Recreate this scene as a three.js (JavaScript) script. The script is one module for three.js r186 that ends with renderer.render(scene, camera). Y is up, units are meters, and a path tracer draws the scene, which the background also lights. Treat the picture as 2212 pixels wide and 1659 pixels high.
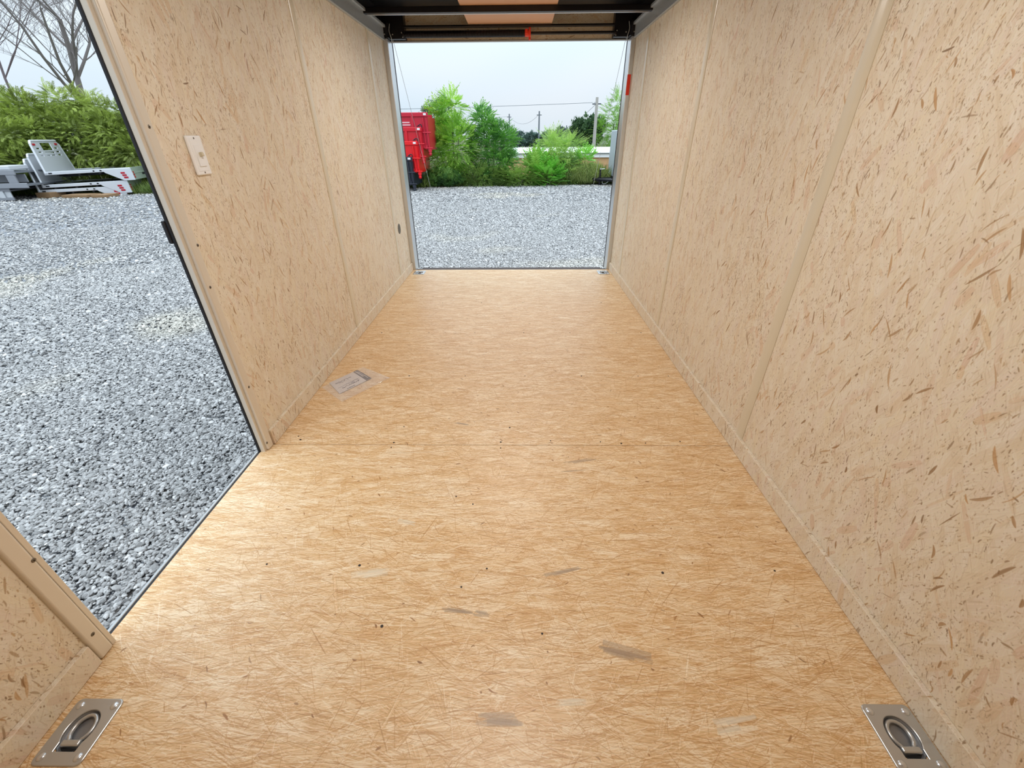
import * as THREE from 'three';
import { RectAreaLightUniformsLib } from 'three/addons/lights/RectAreaLightUniformsLib.js';
import { RoundedBoxGeometry } from 'three/addons/geometries/RoundedBoxGeometry.js';
import { mergeGeometries } from 'three/addons/utils/BufferGeometryUtils.js';
import { ImprovedNoise } from 'three/addons/math/ImprovedNoise.js';

// ───────────────────────── camera, sky, lamps, exposure ─────────────────────────
const scene = new THREE.Scene();
const EYE = 1.166;
const camera = new THREE.PerspectiveCamera(2 * Math.atan(829.5 / 899.47) * 180 / Math.PI, 2212 / 1659, 0.02, 800);
camera.rotation.order = 'YXZ';
camera.rotation.set(-0.5343, 0.0165, -0.0072);
camera.position.set(0, EYE, 0);
scene.add(camera);
camera.updateMatrixWorld(true);

const renderer = new THREE.WebGLRenderer({ antialias: true });
renderer.toneMapping = THREE.LinearToneMapping;
renderer.toneMappingExposure = 1.35;
renderer.shadowMap.enabled = true;

// thin bright overcast: horizon pale blue, growing towards the zenith as an overcast sky does
const noise = new ImprovedNoise();
{
  const W = 512, H = 256, d = new Float32Array(W * H * 4);
  for (let j = 0; j < H; j++) {
    const el = ((j + 0.5) / H - 0.5) * Math.PI, s = Math.max(0, Math.sin(el));
    for (let i = 0; i < W; i++) {
      const az = (i / W) * 2 * Math.PI, cx = Math.cos(az) * Math.cos(el), cz = Math.sin(az) * Math.cos(el);
      const n = noise.noise(cx * 2.2 + 7, s * 6, cz * 2.2) + 0.5 * noise.noise(cx * 5 + 3, s * 13, cz * 5 + 9);
      const k = Math.min(1, Math.max(0, 0.5 + n * 0.55)), L = (1 + 2.8 * Math.pow(s, 1.35)) * 0.69;
      const c = el < 0 ? [0.42, 0.44, 0.47] : [(0.67 + 0.19 * k) * L, (0.85 + 0.07 * k) * L, (0.99 - 0.01 * k) * L];
      d.set([c[0], c[1], c[2], 1], (j * W + i) * 4);
    }
  }
  const sky = new THREE.DataTexture(d, W, H, THREE.RGBAFormat, THREE.FloatType);
  sky.mapping = THREE.EquirectangularReflectionMapping;
  sky.magFilter = THREE.LinearFilter;
  sky.needsUpdate = true;
  scene.background = sky;
  scene.environment = sky;
}
RectAreaLightUniformsLib.init();
const UNSEEN_LAMP = 41;                                   // radiance of the out-of-view ceiling lights that brighten the interior

// ───────────────────────── helpers ─────────────────────────
function rng(seed) { let a = seed >>> 0; return () => { a = (a + 0x6D2B79F5) | 0; let t = Math.imul(a ^ (a >>> 15), 1 | a); t = (t + Math.imul(t ^ (t >>> 7), 61 | t)) ^ t; return ((t ^ (t >>> 14)) >>> 0) / 4294967296; }; }
const taken = new Map();
function numbered(name) { const n = taken.get(name) ?? 0; taken.set(name, n + 1); return n ? name + '_' + String(n).padStart(3, '0') : name; }
function shade(o) { o.traverse((m) => { if (m.isMesh) { m.castShadow = true; m.receiveShadow = true; } }); return o; }
function part(parent, name, geo, mat, label) {
  const m = new THREE.Mesh(Array.isArray(geo) ? merge(geo) : geo, mat); m.name = name; m.castShadow = m.receiveShadow = true;
  if (label) m.userData.label = label;
  parent.add(m); return m;
}
function thing(name, label, category, pos = [0, 0, 0], turn = 0, group) {
  const g = new THREE.Group(); g.name = numbered(name); g.position.set(...pos); g.rotation.y = turn;
  g.userData = { label, category }; if (group) g.userData.group = group; scene.add(g); return g;
}
function solo(name, label, category, geo, mat, group) {
  const m = new THREE.Mesh(Array.isArray(geo) ? merge(geo) : geo, mat); m.name = numbered(name); m.castShadow = m.receiveShadow = true;
  m.userData = { label, category }; if (group) m.userData.group = group; scene.add(m); return m;
}
function struct(name, label) { const g = new THREE.Group(); g.name = numbered(name); g.userData = { kind: 'structure', label, category: 'structure' }; scene.add(g); return g; }
function merge(list) {
  const l = list.map((g) => { const q = g.index ? g.toNonIndexed() : g.clone(); for (const k of Object.keys(q.attributes)) if (!['position', 'normal', 'uv'].includes(k)) q.deleteAttribute(k); if (!q.attributes.uv) q.setAttribute('uv', new THREE.BufferAttribute(new Float32Array(q.attributes.position.count * 2), 2)); return q; });
  return mergeGeometries(l);
}
// box between two corners
function bx(x0, x1, y0, y1, z0, z1) { const g = new THREE.BoxGeometry(Math.abs(x1 - x0), Math.abs(y1 - y0), Math.abs(z1 - z0)); return g.translate((x0 + x1) / 2, (y0 + y1) / 2, (z0 + z1) / 2); }
function rb(x0, x1, y0, y1, z0, z1, r = 0.003, s = 2) { const g = new RoundedBoxGeometry(Math.abs(x1 - x0), Math.abs(y1 - y0), Math.abs(z1 - z0), s, Math.min(r, Math.abs(x1 - x0) * 0.49, Math.abs(y1 - y0) * 0.49, Math.abs(z1 - z0) * 0.49)); return g.translate((x0 + x1) / 2, (y0 + y1) / 2, (z0 + z1) / 2); }
function rod(a, b, r, seg = 10, r2 = r) {
  const A = new THREE.Vector3(...a), B = new THREE.Vector3(...b), d = B.clone().sub(A), g = new THREE.CylinderGeometry(r2, r, d.length(), seg);
  g.applyQuaternion(new THREE.Quaternion().setFromUnitVectors(new THREE.Vector3(0, 1, 0), d.normalize()));
  return g.translate((A.x + B.x) / 2, (A.y + B.y) / 2, (A.z + B.z) / 2);
}
function uvBy(g, fn) { const p = g.attributes.position, n = g.attributes.normal, uv = new Float32Array(p.count * 2); for (let i = 0; i < p.count; i++) { const r = fn(p.getX(i), p.getY(i), p.getZ(i), n.getX(i), n.getY(i), n.getZ(i)); uv[2 * i] = r[0]; uv[2 * i + 1] = r[1]; } g.setAttribute('uv', new THREE.BufferAttribute(uv, 2)); return g; }
// a pixel of the photograph -> the point on the plane z = const (used to place far things at a chosen distance)
const PHOTO_VIEW = new THREE.Quaternion().setFromEuler(new THREE.Euler(-0.5343, 0.0165, -0.0072, 'YXZ'));
function at(u, v, z) { const d = new THREE.Vector3((u - 1106) / 899.47, -(v - 829.5) / 899.47, -1).applyQuaternion(PHOTO_VIEW); const t = z / d.z; return [d.x * t, EYE + d.y * t, z]; }
const srgb = (r, g, b) => new THREE.Color().setRGB(r / 255, g / 255, b / 255, THREE.SRGBColorSpace);
const std = (c, roughness, metalness = 0, more = {}) => new THREE.MeshStandardMaterial({ color: c, roughness, metalness, ...more });

// ───────────────────────── oriented-strand-board textures ─────────────────────────
class Board {
  constructor(wm, hm, ppm, base, seed) {
    this.w = Math.round(wm * ppm); this.h = Math.round(hm * ppm); this.ppm = ppm; this.wm = wm; this.hm = hm; this.r = rng(seed); this.tint = [1, 1, 1];
    this.d = new Float32Array(this.w * this.h * 3); for (let i = 0; i < this.d.length; i++) this.d[i] = base[i % 3];
  }
  // metres; ang from +x; taper 0..1; bend in metres; grain = streaks along the strand
  strand(cx, cy, len, wid, ang, c, a, { taper = 0.3, bend = 0, grain = 0, edge = 0, blunt = false } = {}) {
    const { w, h, ppm } = this, L = len * ppm / 2, Wd = Math.max(0.45, wid * ppm / 2), px = cx * ppm, py = cy * ppm, co = Math.cos(ang), si = Math.sin(ang), bd = bend * ppm;
    const ex = Math.abs(co) * L + Math.abs(si) * (Wd + Math.abs(bd)) + 1.5, ey = Math.abs(si) * L + Math.abs(co) * (Wd + Math.abs(bd)) + 1.5;
    const x0 = Math.floor(px - ex), x1 = Math.ceil(px + ex), y0 = Math.max(0, Math.floor(py - ey)), y1 = Math.min(h - 1, Math.ceil(py + ey));
    const ph = this.r() * 100, fq = 0.9 + this.r() * 0.9;
    for (let y = y0; y <= y1; y++) for (let x = Math.max(0, x0); x <= Math.min(w - 1, x1); x++) {
      const dx = x - px, dy = y - py, s = dx * co + dy * si, q = s / L; if (q < -1 || q > 1) continue;
      const t = -dx * si + dy * co - bd * (1 - q * q), hw = Wd * (blunt ? 1 : 1 - taper * Math.pow(Math.abs(q), 2.2)), e = hw - Math.abs(t) + 0.5;
      if (e <= 0) continue;
      let k = a * Math.min(1, e); if (!blunt) k *= Math.min(1, (1 - Math.abs(q)) * L * 0.6);
      let m = 0; if (grain) m = grain * Math.sin(t * fq + ph + Math.sin(s * 0.02 + ph) * 1.5) * Math.sin(t * 0.37 + ph * 2);
      if (edge && e < 1.6 && t > 0) m -= edge;
      const i = (y * w + x) * 3, D = this.d; D[i] += (c[0] + m - D[i]) * k; D[i + 1] += (c[1] + m * 1.1 - D[i + 1]) * k; D[i + 2] += (c[2] + m * 1.2 - D[i + 2]) * k;
    }
  }
  texture() {
    const n = this.w * this.h, o = new Uint8Array(n * 4); for (let i = 0; i < n; i++) { for (let c = 0; c < 3; c++) o[i * 4 + c] = Math.max(0, Math.min(255, this.d[i * 3 + c] * this.tint[c] + (this.r() - 0.5) * 5)); o[i * 4 + 3] = 255; }
    const t = new THREE.DataTexture(o, this.w, this.h, THREE.RGBAFormat); t.colorSpace = THREE.SRGBColorSpace; t.magFilter = THREE.LinearFilter; t.minFilter = THREE.LinearMipmapLinearFilter; t.generateMipmaps = true; t.wrapS = t.wrapT = THREE.MirroredRepeatWrapping; t.needsUpdate = true; this.d = null; return t;
  }
}
const mixc = (a, b, t) => [a[0] + (b[0] - a[0]) * t, a[1] + (b[1] - a[1]) * t, a[2] + (b[2] - a[2]) * t];
function wallBoard(seed, wm = 1.219, hm = 1.88, ppm = 930, amount = 1) {
  const b = new Board(wm, hm, ppm, [226, 201, 168], seed); b.tint = [1.0, 1.06, 1.14]; const r = b.r, up = Math.PI / 2, A = wm * hm;
  const tones = [[229, 206, 174], [222, 194, 160], [231, 209, 180], [224, 196, 168], [218, 188, 150], [228, 202, 164]];
  for (let i = 0; i < 1100 * A; i++) b.strand(r() * wm, r() * hm, 0.05 + r() * 0.11, 0.008 + r() * 0.022, up + (r() - 0.5) * 1.3, tones[(r() * 6) | 0], 0.25 + r() * 0.35, { grain: 8, edge: 9, taper: 0.45 });
  for (let i = 0; i < 120 * A; i++) b.strand(r() * wm, r() * hm, 0.02 + r() * 0.08, 0.006 + r() * 0.016, up + (r() - 0.5) * 1.5, mixc([216, 178, 132], [214, 172, 140], r()), 0.25 + r() * 0.4, { grain: 8, edge: 8, taper: 0.5 });
  for (let i = 0; i < 5200 * A; i++) b.strand(r() * wm, r() * hm, 0.008 + r() * 0.03, 0.0008 + r() * 0.0012, up + (r() - 0.5) * 1.7, r() < 0.55 ? [198, 166, 128] : [236, 216, 188], 0.25 + r() * 0.4);
  // clusters of brown flecks
  const cl = []; for (let i = 0; i < 60; i++) cl.push([r() * wm, r() * hm, 0.05 + r() * 0.16, (r() - 0.5) * 0.9]);
  for (let i = 0; i < 4200 * A * amount; i++) {
    let x = r() * wm, y = r() * hm, tilt = (r() - 0.5) * (r() < 0.15 ? 3 : 1.0); if (r() < 0.45) { const c = cl[(r() * cl.length) | 0]; x = c[0] + (r() + r() - 1) * c[2]; y = c[1] + (r() + r() - 1) * c[2] * 1.6; tilt = c[3] + (r() - 0.5) * 0.7; }
    const big = r(), k = r(), c = mixc([190, 148, 102], [122, 90, 60], k); b.strand(x, y, 0.003 + r() * 0.010 + (big > 0.94 ? r() * 0.03 : 0), 0.0012 + r() * 0.0018 + (big > 0.96 ? r() * 0.003 : 0), up + tilt, c, 0.28 + r() * 0.55, { bend: (r() - 0.5) * 0.003, taper: 0.7 });
  }
  for (let i = 0; i < 7500 * A * amount; i++) {
    let x = r() * wm, y = r() * hm; if (r() < 0.6) { const c = cl[(r() * cl.length) | 0]; x = c[0] + (r() + r() - 1) * c[2]; y = c[1] + (r() + r() - 1) * c[2] * 1.3; }
    b.strand(x, y, 0.0012 + r() * 0.004, 0.0009 + r() * 0.0009, up + (r() - 0.5) * 2, mixc([176, 140, 104], [128, 98, 72], r()), 0.3 + r() * 0.5, { taper: 0.4 });
  }
  for (let i = 0; i < 120 * A; i++) { const c = mixc([190, 138, 86], [132, 92, 54], r()); b.strand(r() * wm, r() * hm, 0.015 + r() * 0.05, 0.002 + r() * 0.005, up + (r() - 0.5) * 1.6, c, 0.55 + r() * 0.3, { bend: (r() - 0.5) * 0.008, grain: 14, taper: 0.9 }); }
  return b.texture();
}
const greyStrands = [[0.185, -1.32, 0.335, -1.356, 0.013], [0.17, -1.27, 0.28, -1.285, 0.006], [0.074, -0.805, 0.203, -0.838, 0.013], [0.213, -0.608, 0.352, -0.569, 0.032], [-0.224, -0.70, -0.12, -0.687, 0.014], [-0.13, -0.69, -0.08, -0.682, 0.016], [-0.306, -1.608, -0.23, -1.588, 0.014], [-0.10, -0.44, 0.02, -0.435, 0.03]];
const paleStrands = [[-0.521, -0.80, -0.40, -0.825, 0.03], [-0.43, -1.02, -0.36, -1.0, 0.02], [0.09, -0.47, 0.17, -0.475, 0.014], [0.45, -0.42, 0.56, -0.44, 0.03], [-0.62, -1.38, -0.25, -1.40, 0.004]];
function floorBoard(seed, wm, hm, ppm, z1) {         // x runs with the board's long strands; z1 = world z of the row y = 0
  const b = new Board(wm, hm, ppm, [226, 186, 132], seed); b.tint = [1.01, 1.06, 1.17]; const r = b.r, A = wm * hm;
  const pale = [240, 210, 164], mid = [226, 184, 128], org = [208, 156, 96];
  for (let i = 0; i < 1500 * A; i++) { const t = r(); b.strand(r() * wm, r() * hm, 0.05 + r() * 0.13, 0.006 + r() * 0.026, (r() - 0.5) * (r() < 0.15 ? 2.4 : 0.7), t < 0.4 ? mixc(mid, pale, r()) : mixc(mid, org, r() * 0.8), 0.35 + r() * 0.4, { grain: 24, edge: 16, taper: 0.3 }); }
  for (let i = 0; i < 6500 * A; i++) { const t = r(); b.strand(r() * wm, r() * hm, 0.015 + r() * 0.09, 0.0007 + r() * 0.0011, (r() - 0.5) * (r() < 0.2 ? 2.8 : 0.55), t < 0.42 ? mixc([246, 220, 178], pale, r()) : mixc([194, 138, 78], [152, 98, 48], r() * r()), 0.35 + r() * 0.5, { bend: (r() - 0.5) * 0.0012 }); }
  for (let i = 0; i < 15000 * A; i++) { const t = r(); b.strand(r() * wm, r() * hm, 0.004 + r() * 0.016, 0.0007 + r() * 0.0008, (r() - 0.5) * (r() < 0.25 ? 3 : 1.0), t < 0.4 ? [246, 220, 178] : mixc([200, 146, 86], [158, 102, 52], r() * r()), 0.3 + r() * 0.5); }
  for (let i = 0; i < 260 * A; i++) { const x = r() * wm, y = r() * hm, a = (r() - 0.5) * 1.1, n = 3 + (r() * 6) | 0; for (let k = 0; k < n; k++) b.strand(x + (r() - 0.5) * 0.02, y + k * 0.003, 0.03 + r() * 0.09, 0.0010, a + (r() - 0.5) * 0.06, r() < 0.6 ? [186, 130, 70] : [244, 214, 170], 0.55); }
  for (let i = 0; i < 60 * A; i++) b.strand(r() * wm, r() * hm, 0.006 + r() * 0.02, 0.0015 + r() * 0.004, (r() - 0.5) * 2.4, mixc([150, 92, 42], [120, 78, 40], r()), 0.5 + r() * 0.35, { taper: 0.9, bend: (r() - 0.5) * 0.006 });
  const put = (list, c, a) => { for (const [xa, za, xb, zb, w] of list) { const X = (xa + xb) / 2 + 1.13, Y = z1 - (za + zb) / 2, an = Math.atan2(-(zb - za), xb - xa), len = Math.hypot(xb - xa, zb - za); if (Y < 0 || Y > hm) continue; for (let k = 0; k < 7; k++) { const o = (r() - 0.5) * w * 0.75, q = 0.45 + r() * 0.5; b.strand(X + (r() - 0.5) * len * (1 - q), Y + o, len * q, w * (0.22 + r() * 0.3), an + (r() - 0.5) * 0.12, mixc(c, [132, 104, 76], r() * 0.35), a * (0.5 + r() * 0.5), { grain: 14, taper: 0.55, edge: 8, blunt: r() < 0.4 }); } } };
  put(greyStrands, [168, 138, 104], 0.5); put(paleStrands, [244, 220, 178], 0.6);
  return b.texture();
}
const wallTex = [wallBoard(11), wallBoard(23), wallBoard(37)];
const baseTex = wallBoard(51, 1.5, 0.6, 900, 0.9);
const floorTexNear = floorBoard(5, 2.08, 2.12, 950, 0.66), floorTexFar = floorBoard(8, 2.08, 2.86, 700, -1.43);
const osb = (map, o = {}) => new THREE.MeshStandardMaterial({ map, bumpMap: map, bumpScale: 0.00022, roughness: 0.62, ...o });
const M = {
  wall: wallTex.map((t) => osb(t)), base: osb(baseTex), floorNear: osb(floorTexNear, { roughness: 0.42 }), floorFar: osb(floorTexFar, { roughness: 0.42 }),
  trim: std(srgb(214, 202, 178), 0.28), aluminium: std(srgb(218, 208, 192), 0.36, 0.2), galvanised: std(srgb(172, 176, 178), 0.4, 0.25), bright: std(srgb(216, 218, 220), 0.3, 0.9),
  black: std(srgb(22, 20, 26), 0.32, 0.1), rubber: std(srgb(20, 20, 26), 0.6), darksteel: std(srgb(38, 34, 34), 0.45, 0.6), luan: std(srgb(216, 164, 126), 0.55), skin: std(srgb(18, 18, 22), 0.3, 0.2),
  white: std(srgb(240, 240, 240), 0.4), screw: std(srgb(120, 112, 100), 0.35, 0.8), dot: std(srgb(48, 34, 24), 0.6), red: std(srgb(232, 56, 28), 0.45), brownsteel: std(srgb(60, 42, 36), 0.6, 0.1),
  zinc: std(srgb(190, 190, 188), 0.3, 0.75), pan: std(srgb(138, 139, 142), 0.42, 0.7), gapBlack: std(srgb(12, 12, 14), 0.8),
};

// ───────────────────────── trailer shell ─────────────────────────
const XL = -1.091, XR = 0.939, ZR = -4.279, ZF = 0.62, TOP = 1.875, ROOF = 2.035, BBH = 0.074, GY = -0.55;

// floor sheets with openings for the recessed tie-down pans
const rings = [[-1.004, -0.404, Math.PI, 'tie-down ring in the floor by the door post'], [0.867, -0.412, Math.PI, 'tie-down ring in the floor by the wide pale wall, near end'], [-0.992, -4.165, 0, 'tie-down ring in the floor at the ramp sill, by the door-side wall'], [0.85, -4.158, 0, 'tie-down ring in the floor at the ramp sill, by the doorless wall']];
const floor = struct('floor', 'orange tan strand board trailer floor');
function sheet(x0, x1, z0, z1, mat, hm, zr) {
  const s = new THREE.Shape([[x0, -z1], [x1, -z1], [x1, -z0], [x0, -z0]].map((p) => new THREE.Vector2(...p)));
  for (const [x, z] of rings) if (z > z0 && z < z1) { const h = new THREE.Path(); h.absellipse(x, -z, 0.036, 0.045, 0, Math.PI * 2, true); s.holes.push(h); }
  const g = new THREE.ExtrudeGeometry(s, { depth: 0.019, bevelEnabled: true, bevelSize: -0.0008, bevelOffset: 0, bevelThickness: 0.0008, bevelSegments: 1, curveSegments: 24 });
  g.rotateX(-Math.PI / 2).translate(0, -0.0198, 0);
  uvBy(g, (x, y, z) => [(x + 1.13) / 2.08, (zr - z) / hm]);
  return part(floor, 'floor_sheet', g, mat);
}
sheet(-1.116, 0.955, -1.4405, ZF, M.floorNear, 2.12, 0.66);
sheet(-1.116, 0.955, ZR, -1.4425, M.floorFar, 2.86, -1.43);
part(floor, 'subfloor', bx(-1.13, 0.98, -0.12, -0.034, ZR - 0.14, ZF), M.darksteel);
{ // screws driven into the floor, where the photo shows their dark heads
  const spots = [[-0.502, -0.838], [-0.097, -0.83], [-0.233, -1.135], [-0.076, -1.462], [-0.075, -1.421], [0.146, -1.473], [-0.552, -1.456], [-0.555, -1.423], [-0.17, -0.767], [-0.377, -0.648], [0.067, -0.632], [-0.166, -1.097], [0.457, -1.455], [0.564, -1.458], [0.367, -1.466], [-0.038, -1.57], [-0.535, -1.575], [-1.0, -1.50], [-0.98, -1.475], [0.72, -1.47], [0.80, -0.83], [0.45, -0.82], [-0.8, -0.84]];
  for (const z of [-2.06, -2.67, -3.28]) for (const x of [-0.95, -0.62, -0.3, 0.04, 0.36, 0.68, 0.85]) spots.push([x, z]);
  const g = new THREE.CylinderGeometry(0.0042, 0.0042, 0.0012, 10), h = new THREE.CylinderGeometry(0.003, 0.003, 0.0012, 8);
  spots.forEach(([x, z], i) => part(floor, 'screw_head', i % 3 ? h : g, M.dot).position.set(x, 0.0004, z));
}

// wall panels: each one its own sheet of board with a seam batten over the joint
function wallPanel(parent, x, z0, z1, y0, y1, tex, inward) {
  const g = rb(x, x - inward * 0.010, y0, y1, z0, z1, 0.0012, 1);
  uvBy(g, (px, py, pz, nx, ny, nz) => Math.abs(ny) > 0.7 ? [pz / 1.219, px] : [(inward > 0 ? pz - z0 : z1 - pz) / 1.219, py / 1.88]);
  return part(parent, 'wall_panel', g, M.wall[tex]);
}
function batten(parent, x, z, y0, y1, inward) {
  const s = new THREE.Shape(), w = 0.0275; s.moveTo(-w, 0); s.lineTo(-w, 0.002); s.quadraticCurveTo(-w * 0.75, 0.0055, -w * 0.3, 0.006); s.lineTo(w * 0.3, 0.006); s.quadraticCurveTo(w * 0.75, 0.0055, w, 0.002); s.lineTo(w, 0); s.closePath();
  const g = new THREE.ExtrudeGeometry(s, { depth: y1 - y0, bevelEnabled: false, curveSegments: 6 }); g.rotateX(-Math.PI / 2);      // depth -> +y
  g.rotateY(inward > 0 ? -Math.PI / 2 : Math.PI / 2); g.translate(x, y0, z);
  return part(parent, 'seam_batten', g, M.trim, 'beige plastic seam batten');
}
const wallRight = struct('wall_right', 'long pale strand board wall without a door');
{
  const zs = [ZF, -0.2025, -1.4216, -2.638, -3.860, ZR];
  for (let i = 0; i < 5; i++) wallPanel(wallRight, XR, zs[i + 1] + 0.001, zs[i] - 0.001, 0.004, TOP, [1, 2, 0, 1, 2][i], -1);
  for (const z of [-0.2025, -1.4216, -2.638, -3.860]) batten(wallRight, XR, z, BBH, TOP - 0.02, -1);
  part(wallRight, 'outer_skin', bx(XR + 0.048, XR + 0.051, -0.15, ROOF + 0.01, ZR - 0.15, ZF), M.skin);
  for (const z of [0.2, -0.2025, -0.81, -1.42, -2.03, -2.64, -3.25, -3.86]) part(wallRight, 'stud', bx(XR + 0.011, XR + 0.047, 0, ROOF - 0.03, z - 0.02, z + 0.02), M.darksteel);
}
const DZ0 = -1.438, DZ1 = -0.556, DTOP = 1.79;
const wallLeft = struct('wall_left', 'strand board wall with the open side door');
{
  wallPanel(wallLeft, XL, ZR + 0.001, -3.8535, 0.004, TOP, 1, 1);
  wallPanel(wallLeft, XL, -3.8515, -2.631, 0.004, TOP, 0, 1);
  wallPanel(wallLeft, XL, -2.629, DZ0, 0.004, TOP, 2, 1);
  wallPanel(wallLeft, XL, DZ1, ZF, 0.004, TOP, 1, 1);
  wallPanel(wallLeft, XL, DZ0 + 0.002, DZ1 - 0.002, DTOP, TOP, 0, 1);
  for (const z of [-2.630, -3.8525]) batten(wallLeft, XL, z, BBH, TOP - 0.02, 1);
  part(wallLeft, 'outer_skin', bx(XL - 0.051, XL - 0.048, -0.15, ROOF + 0.01, ZR - 0.15, DZ0 - 0.03), M.skin);
  part(wallLeft, 'outer_skin', bx(XL - 0.051, XL - 0.048, -0.15, ROOF + 0.01, DZ1 + 0.03, ZF), M.skin);
  part(wallLeft, 'outer_skin', bx(XL - 0.051, XL - 0.048, DTOP + 0.02, ROOF + 0.01, DZ0 - 0.03, DZ1 + 0.03), M.skin);
  part(wallLeft, 'outer_skin', bx(XL - 0.051, XL - 0.048, -0.15, -0.03, DZ0 - 0.03, DZ1 + 0.03), M.skin);
  for (const z of [0.2, -1.52, -2.03, -2.64, -3.25, -3.86]) part(wallLeft, 'stud', bx(XL - 0.047, XL - 0.011, 0, ROOF - 0.03, z - 0.02, z + 0.02), M.darksteel);
}
const wallFront = struct('wall_front', 'strand board front wall behind the camera');
{ const g = rb(XL, XR, 0.004, ROOF - 0.04, ZF, ZF + 0.01, 0.001, 1); uvBy(g, (x, y) => [x / 1.219, y / 1.88]); part(wallFront, 'wall_panel', g, M.wall[0]); part(wallFront, 'outer_skin', bx(XL - 0.05, XR + 0.05, -0.15, ROOF + 0.01, ZF + 0.05, ZF + 0.053), M.skin); }

// kick boards along the floor
const bbGeo = (x, inward, z0, z1, off) => uvBy(rb(x, x + inward * 0.014, 0.001, BBH, z0, z1, 0.002, 2), (px, py, pz, nx, ny) => Math.abs(ny) > 0.7 ? [pz / 1.5 + off, px * 2] : [pz / 1.5 + off, py / 0.6]);
for (const [n, x, i, z0, z1, o] of [['baseboard_right', XR, -1, ZR + 0.002, -1.5, 0.1], ['baseboard_right', XR, -1, -1.498, ZF - 0.002, 0.43], ['baseboard_left', XL, 1, ZR + 0.002, DZ0 - 0.006, 0.2], ['baseboard_left', XL, 1, DZ1 + 0.006, ZF - 0.002, 0.6]]) {
  const g = struct(n, 'narrow strand board kick strip at the foot of the wall'); part(g, 'kick_strip', bbGeo(x, i, z0, z1, o), M.base);
}
// metal top rails
for (const [n, x, i] of [['trim_1', XL, 1], ['trim_2', XR, -1]]) {
  const g = struct(n, 'grey galvanised rail along the top of the wall');
  part(g, 'rail_web', [rb(x, x + i * 0.016, 1.847, 1.926, ZR, ZF, 0.002, 1), rb(x, x + i * 0.02, 1.843, 1.853, ZR, ZF, 0.002, 1)], M.galvanised);
  part(g, 'rail_lip', rb(x, x + i * 0.034, 1.926, 1.945, ZR, ZF, 0.004, 2), M.galvanised);
  part(g, 'roof_cove', bx(x + i * 0.002, x - i * 0.03, 1.945, ROOF, ZR - 0.14, ZF), M.black);
  for (let k = 0; k < 9; k++) part(g, 'rivet', new THREE.SphereGeometry(0.0045, 8, 6).scale(0.5, 1, 1).translate(x + i * 0.0165, 1.858, ZR + 0.12 + k * 0.5), M.zinc);
}
// roof
const ceiling = struct('ceiling', 'black roof with bows and a peach plywood strip');
part(ceiling, 'roof_skin', bx(XL - 0.05, XR + 0.05, ROOF, ROOF + 0.012, ZR - 0.15, ZF + 0.05), M.skin);
part(ceiling, 'plywood_strip', rb(-0.402, 0.268, 1.95, 1.955, -4.335, ZF - 0.01, 0.001, 1), M.luan, 'peach plywood strip along the middle of the roof');
for (let k = 0; k < 8; k++) {
  const z = -3.80 + k * 0.61, b = part(ceiling, 'roof_bow', rb(XL + 0.004, XR - 0.004, 1.914, 1.949, z - 0.025, z + 0.02, 0.004, 2), M.black, 'black roof bow');
  part(b, 'bow_edge', rb(XL + 0.03, XR - 0.03, 1.9115, 1.917, z - 0.032, z - 0.014, 0.001, 1), M.bright);
}
// unseen ceiling lights, out of view, placed to light the walls and floor
for (const [i, z] of [[0, -0.95], [1, -3.05]]) {
  const L = thing('unseen_ceiling_light', ['unseen square lamp on the roof strip, placed to light the interior beside the door', 'unseen square lamp on the roof strip, placed to light the interior towards the ramp'][i], 'ceiling light', [-0.067, 1.949, z], 0, 'unseen lamps on the roof strip');
  part(L, 'housing', rb(-0.16, 0.16, -0.022, 0, -0.16, 0.16, 0.008, 3), M.white);
  part(L, 'diffuser', rb(-0.145, 0.145, -0.028, -0.02, -0.145, 0.145, 0.004, 2), new THREE.MeshStandardMaterial({ color: 0xffffff, emissive: 0xfffaf4, emissiveIntensity: 2.5, roughness: 0.6 }));
  const l = new THREE.RectAreaLight(0xfffaf4, UNSEEN_LAMP, 0.29, 0.29); l.name = 'unseen_lamp_light'; l.position.set(0, -0.031, 0); l.rotation.x = -Math.PI / 2; L.add(l);
}

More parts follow.
